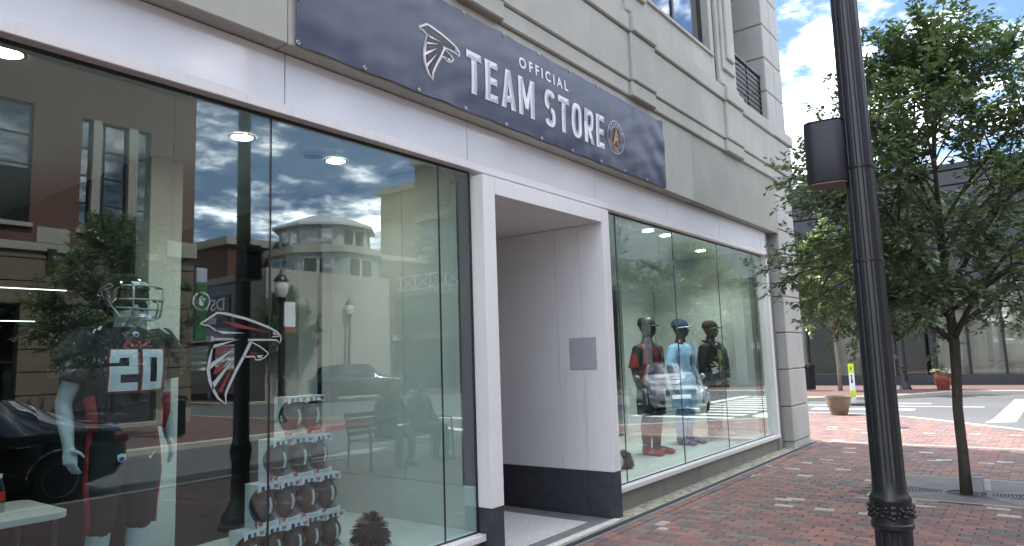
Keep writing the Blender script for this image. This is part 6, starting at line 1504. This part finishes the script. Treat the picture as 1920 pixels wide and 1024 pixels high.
    for s in (-1, 1):
        MB().rings([[(-2.22 + .0, s * .48, zl - .05), (-2.17, s * .70, zl - .01), (-2.02, s * .80, zl + .05), (-2.02, s * .79, zl + .10), (-2.17, s * .66, zl + .085), (-2.22, s * .48, zl + .04)], [(-2.05, s * .48, zl - .05), (-2.0, s * .64, zl - .01), (-1.75, s * .82, zl + .07), (-1.75, s * .80, zl + .12), (-2.0, s * .62, zl + .085), (-2.05, s * .48, zl + .04)]]).build('headlight', M_HEAD, c_, smooth=30)
        zt = .80 if kind == 'sedan' else .95; MB().cbox(2.08, 2.275 if kind == 'sedan' else 2.36, min(s * .50, s * .86), max(s * .50, s * .86), zt - .07, zt + .08, c=.03).build('tail_light', M_TAIL, c_, smooth=30)
        mr = MB().lathe([(.02, -.10), (.075, -.06), (.085, 0), (.07, .06), (.02, .09)], n=14, m=Matrix.Translation((-.72, s * (w + .08), zl + .36)) @ Matrix.Rotation(R(90), 4, 'X') @ Matrix.Diagonal((.8, 1, 1, 1))).build('wing_mirror', paint, c_, smooth='all')
        for k, x in enumerate((-.05, .85)): MB().cbox(x, x + .18, s * (w + .002) - .012, s * (w + .002) + .012, zl + .12, zl + .15, c=.005).build('door_handle', paint, c_)
    gr = MB().cbox(-2.31, -2.20, -.42, .42, zl - .08, zl + .06, c=.02).build('grille', M_INK, c_)
    for k in range(4): MB().cbox(-2.325, -2.30, -.40, .40, zl - .065 + k * .033, zl - .052 + k * .033, c=.003).build('grille_bar', M_RIM, gr)
    MB().lathe([(.001, 0), (.055, 0), (.055, .015), (.001, .015)], n=20, m=Matrix.Translation((-2.325, 0, zl - .005)) @ Matrix.Rotation(R(-90), 4, 'Y')).build('badge', M_RIM, gr)
    MB().cbox(-2.30, -2.15, -.62, .62, .30, .44, c=.02).build('lower_intake', M_INK, c_); MB().cbox(2.30, 2.38, -.26, .26, .62, .75, c=.005).build('number_plate', M_WHITE, c_); MB().cbox(-2.345, -2.30, -.26, .26, .46, .57, c=.005).build('number_plate', M_WHITE, c_)
    return c_
car('black saloon car parked at the kerb of the shop street', (2.62, -7.65, -.128), 0, carpaint('black_car_paint', (.010, .011, .014)))
car('silver saloon car waiting at the crosswalk with headlights facing the shop', (20.75, -5.95, -.128), R(-36), carpaint('silver_car_paint', (.22, .23, .25)))
car('black sport utility vehicle driving away past the turret', (22.9, -22.9, -.128), R(-150), carpaint('black_suv_paint', (.012, .013, .016)), 'suv')
# golf cart
gc = thing('golf_cart', 'white golf cart with dark roof and red seats beside the silver saloon', 'golf cart', (17.9, -6.75, -.128), R(-28))
MB().rings([[(-1.15, -.5, .30), (-1.15, .5, .30), (-1.10, .5, .62), (-1.10, -.5, .62)], [(-.75, -.56, .26), (-.75, .56, .26), (-.6, .5, .92), (-.6, -.5, .92)], [(-.5, -.56, .25), (-.5, .56, .25), (-.48, .5, .9), (-.48, -.5, .9)]]).build('front_cowl', M_WHITE, gc)
MB().cbox(-.5, 1.15, -.56, .56, .25, .34, c=.02).build('floor', M_INK, gc); MB().cbox(.25, 1.15, -.56, .56, .34, .62, c=.04).build('rear_body', M_WHITE, gc)
MB().cbox(.25, .75, -.52, .52, .62, .74, c=.04).build('seat', M_RED, gc); MB().cbox(.72, .84, -.52, .52, .78, 1.15, c=.04).build('backrest', M_RED, gc); MB().cbox(-.75, 1.1, -.6, .6, 1.80, 1.87, c=.03).build('roof', M_SIDING, gc)
for x, x2 in ((-.55, -.4), (1.0, .95)):
    for s in (-1, 1): MB().tube([(x, s * .5, .6), (x2, s * .52, 1.81)], .02).build('roof_post', M_BLACKMETAL, gc)
MB().tube([(-.30 + .17 * .5 * math.cos(a), -.25 + .17 * math.sin(a), .98 + .17 * .85 * math.cos(a)) for a in (2 * math.pi * k / 20 for k in range(20))], .014, n=7, closed=True).build('steering_wheel', M_INK, gc, smooth='all'); MB().tube([(-.5, -.25, .8), (-.30, -.25, .98)], .015).build('steering_column', M_INK, gc)
for x in (-.8, .8):
    for s in (-1, 1): ty = MB().lathe([(.12, -.08), (.21, -.085), (.23, 0), (.21, .085), (.12, .08)], n=24, m=Matrix.Translation((x, s * .5, .23)) @ Matrix.Rotation(R(90), 4, 'X')).build('wheel', M_TYRE, gc, smooth=50); MB().lathe([(.001, -.07), (.12, -.07), (.12, .07), (.001, .07)], n=18, m=Matrix.Translation((x, s * .5, .23)) @ Matrix.Rotation(R(90), 4, 'X')).build('rim', M_RIM, ty)
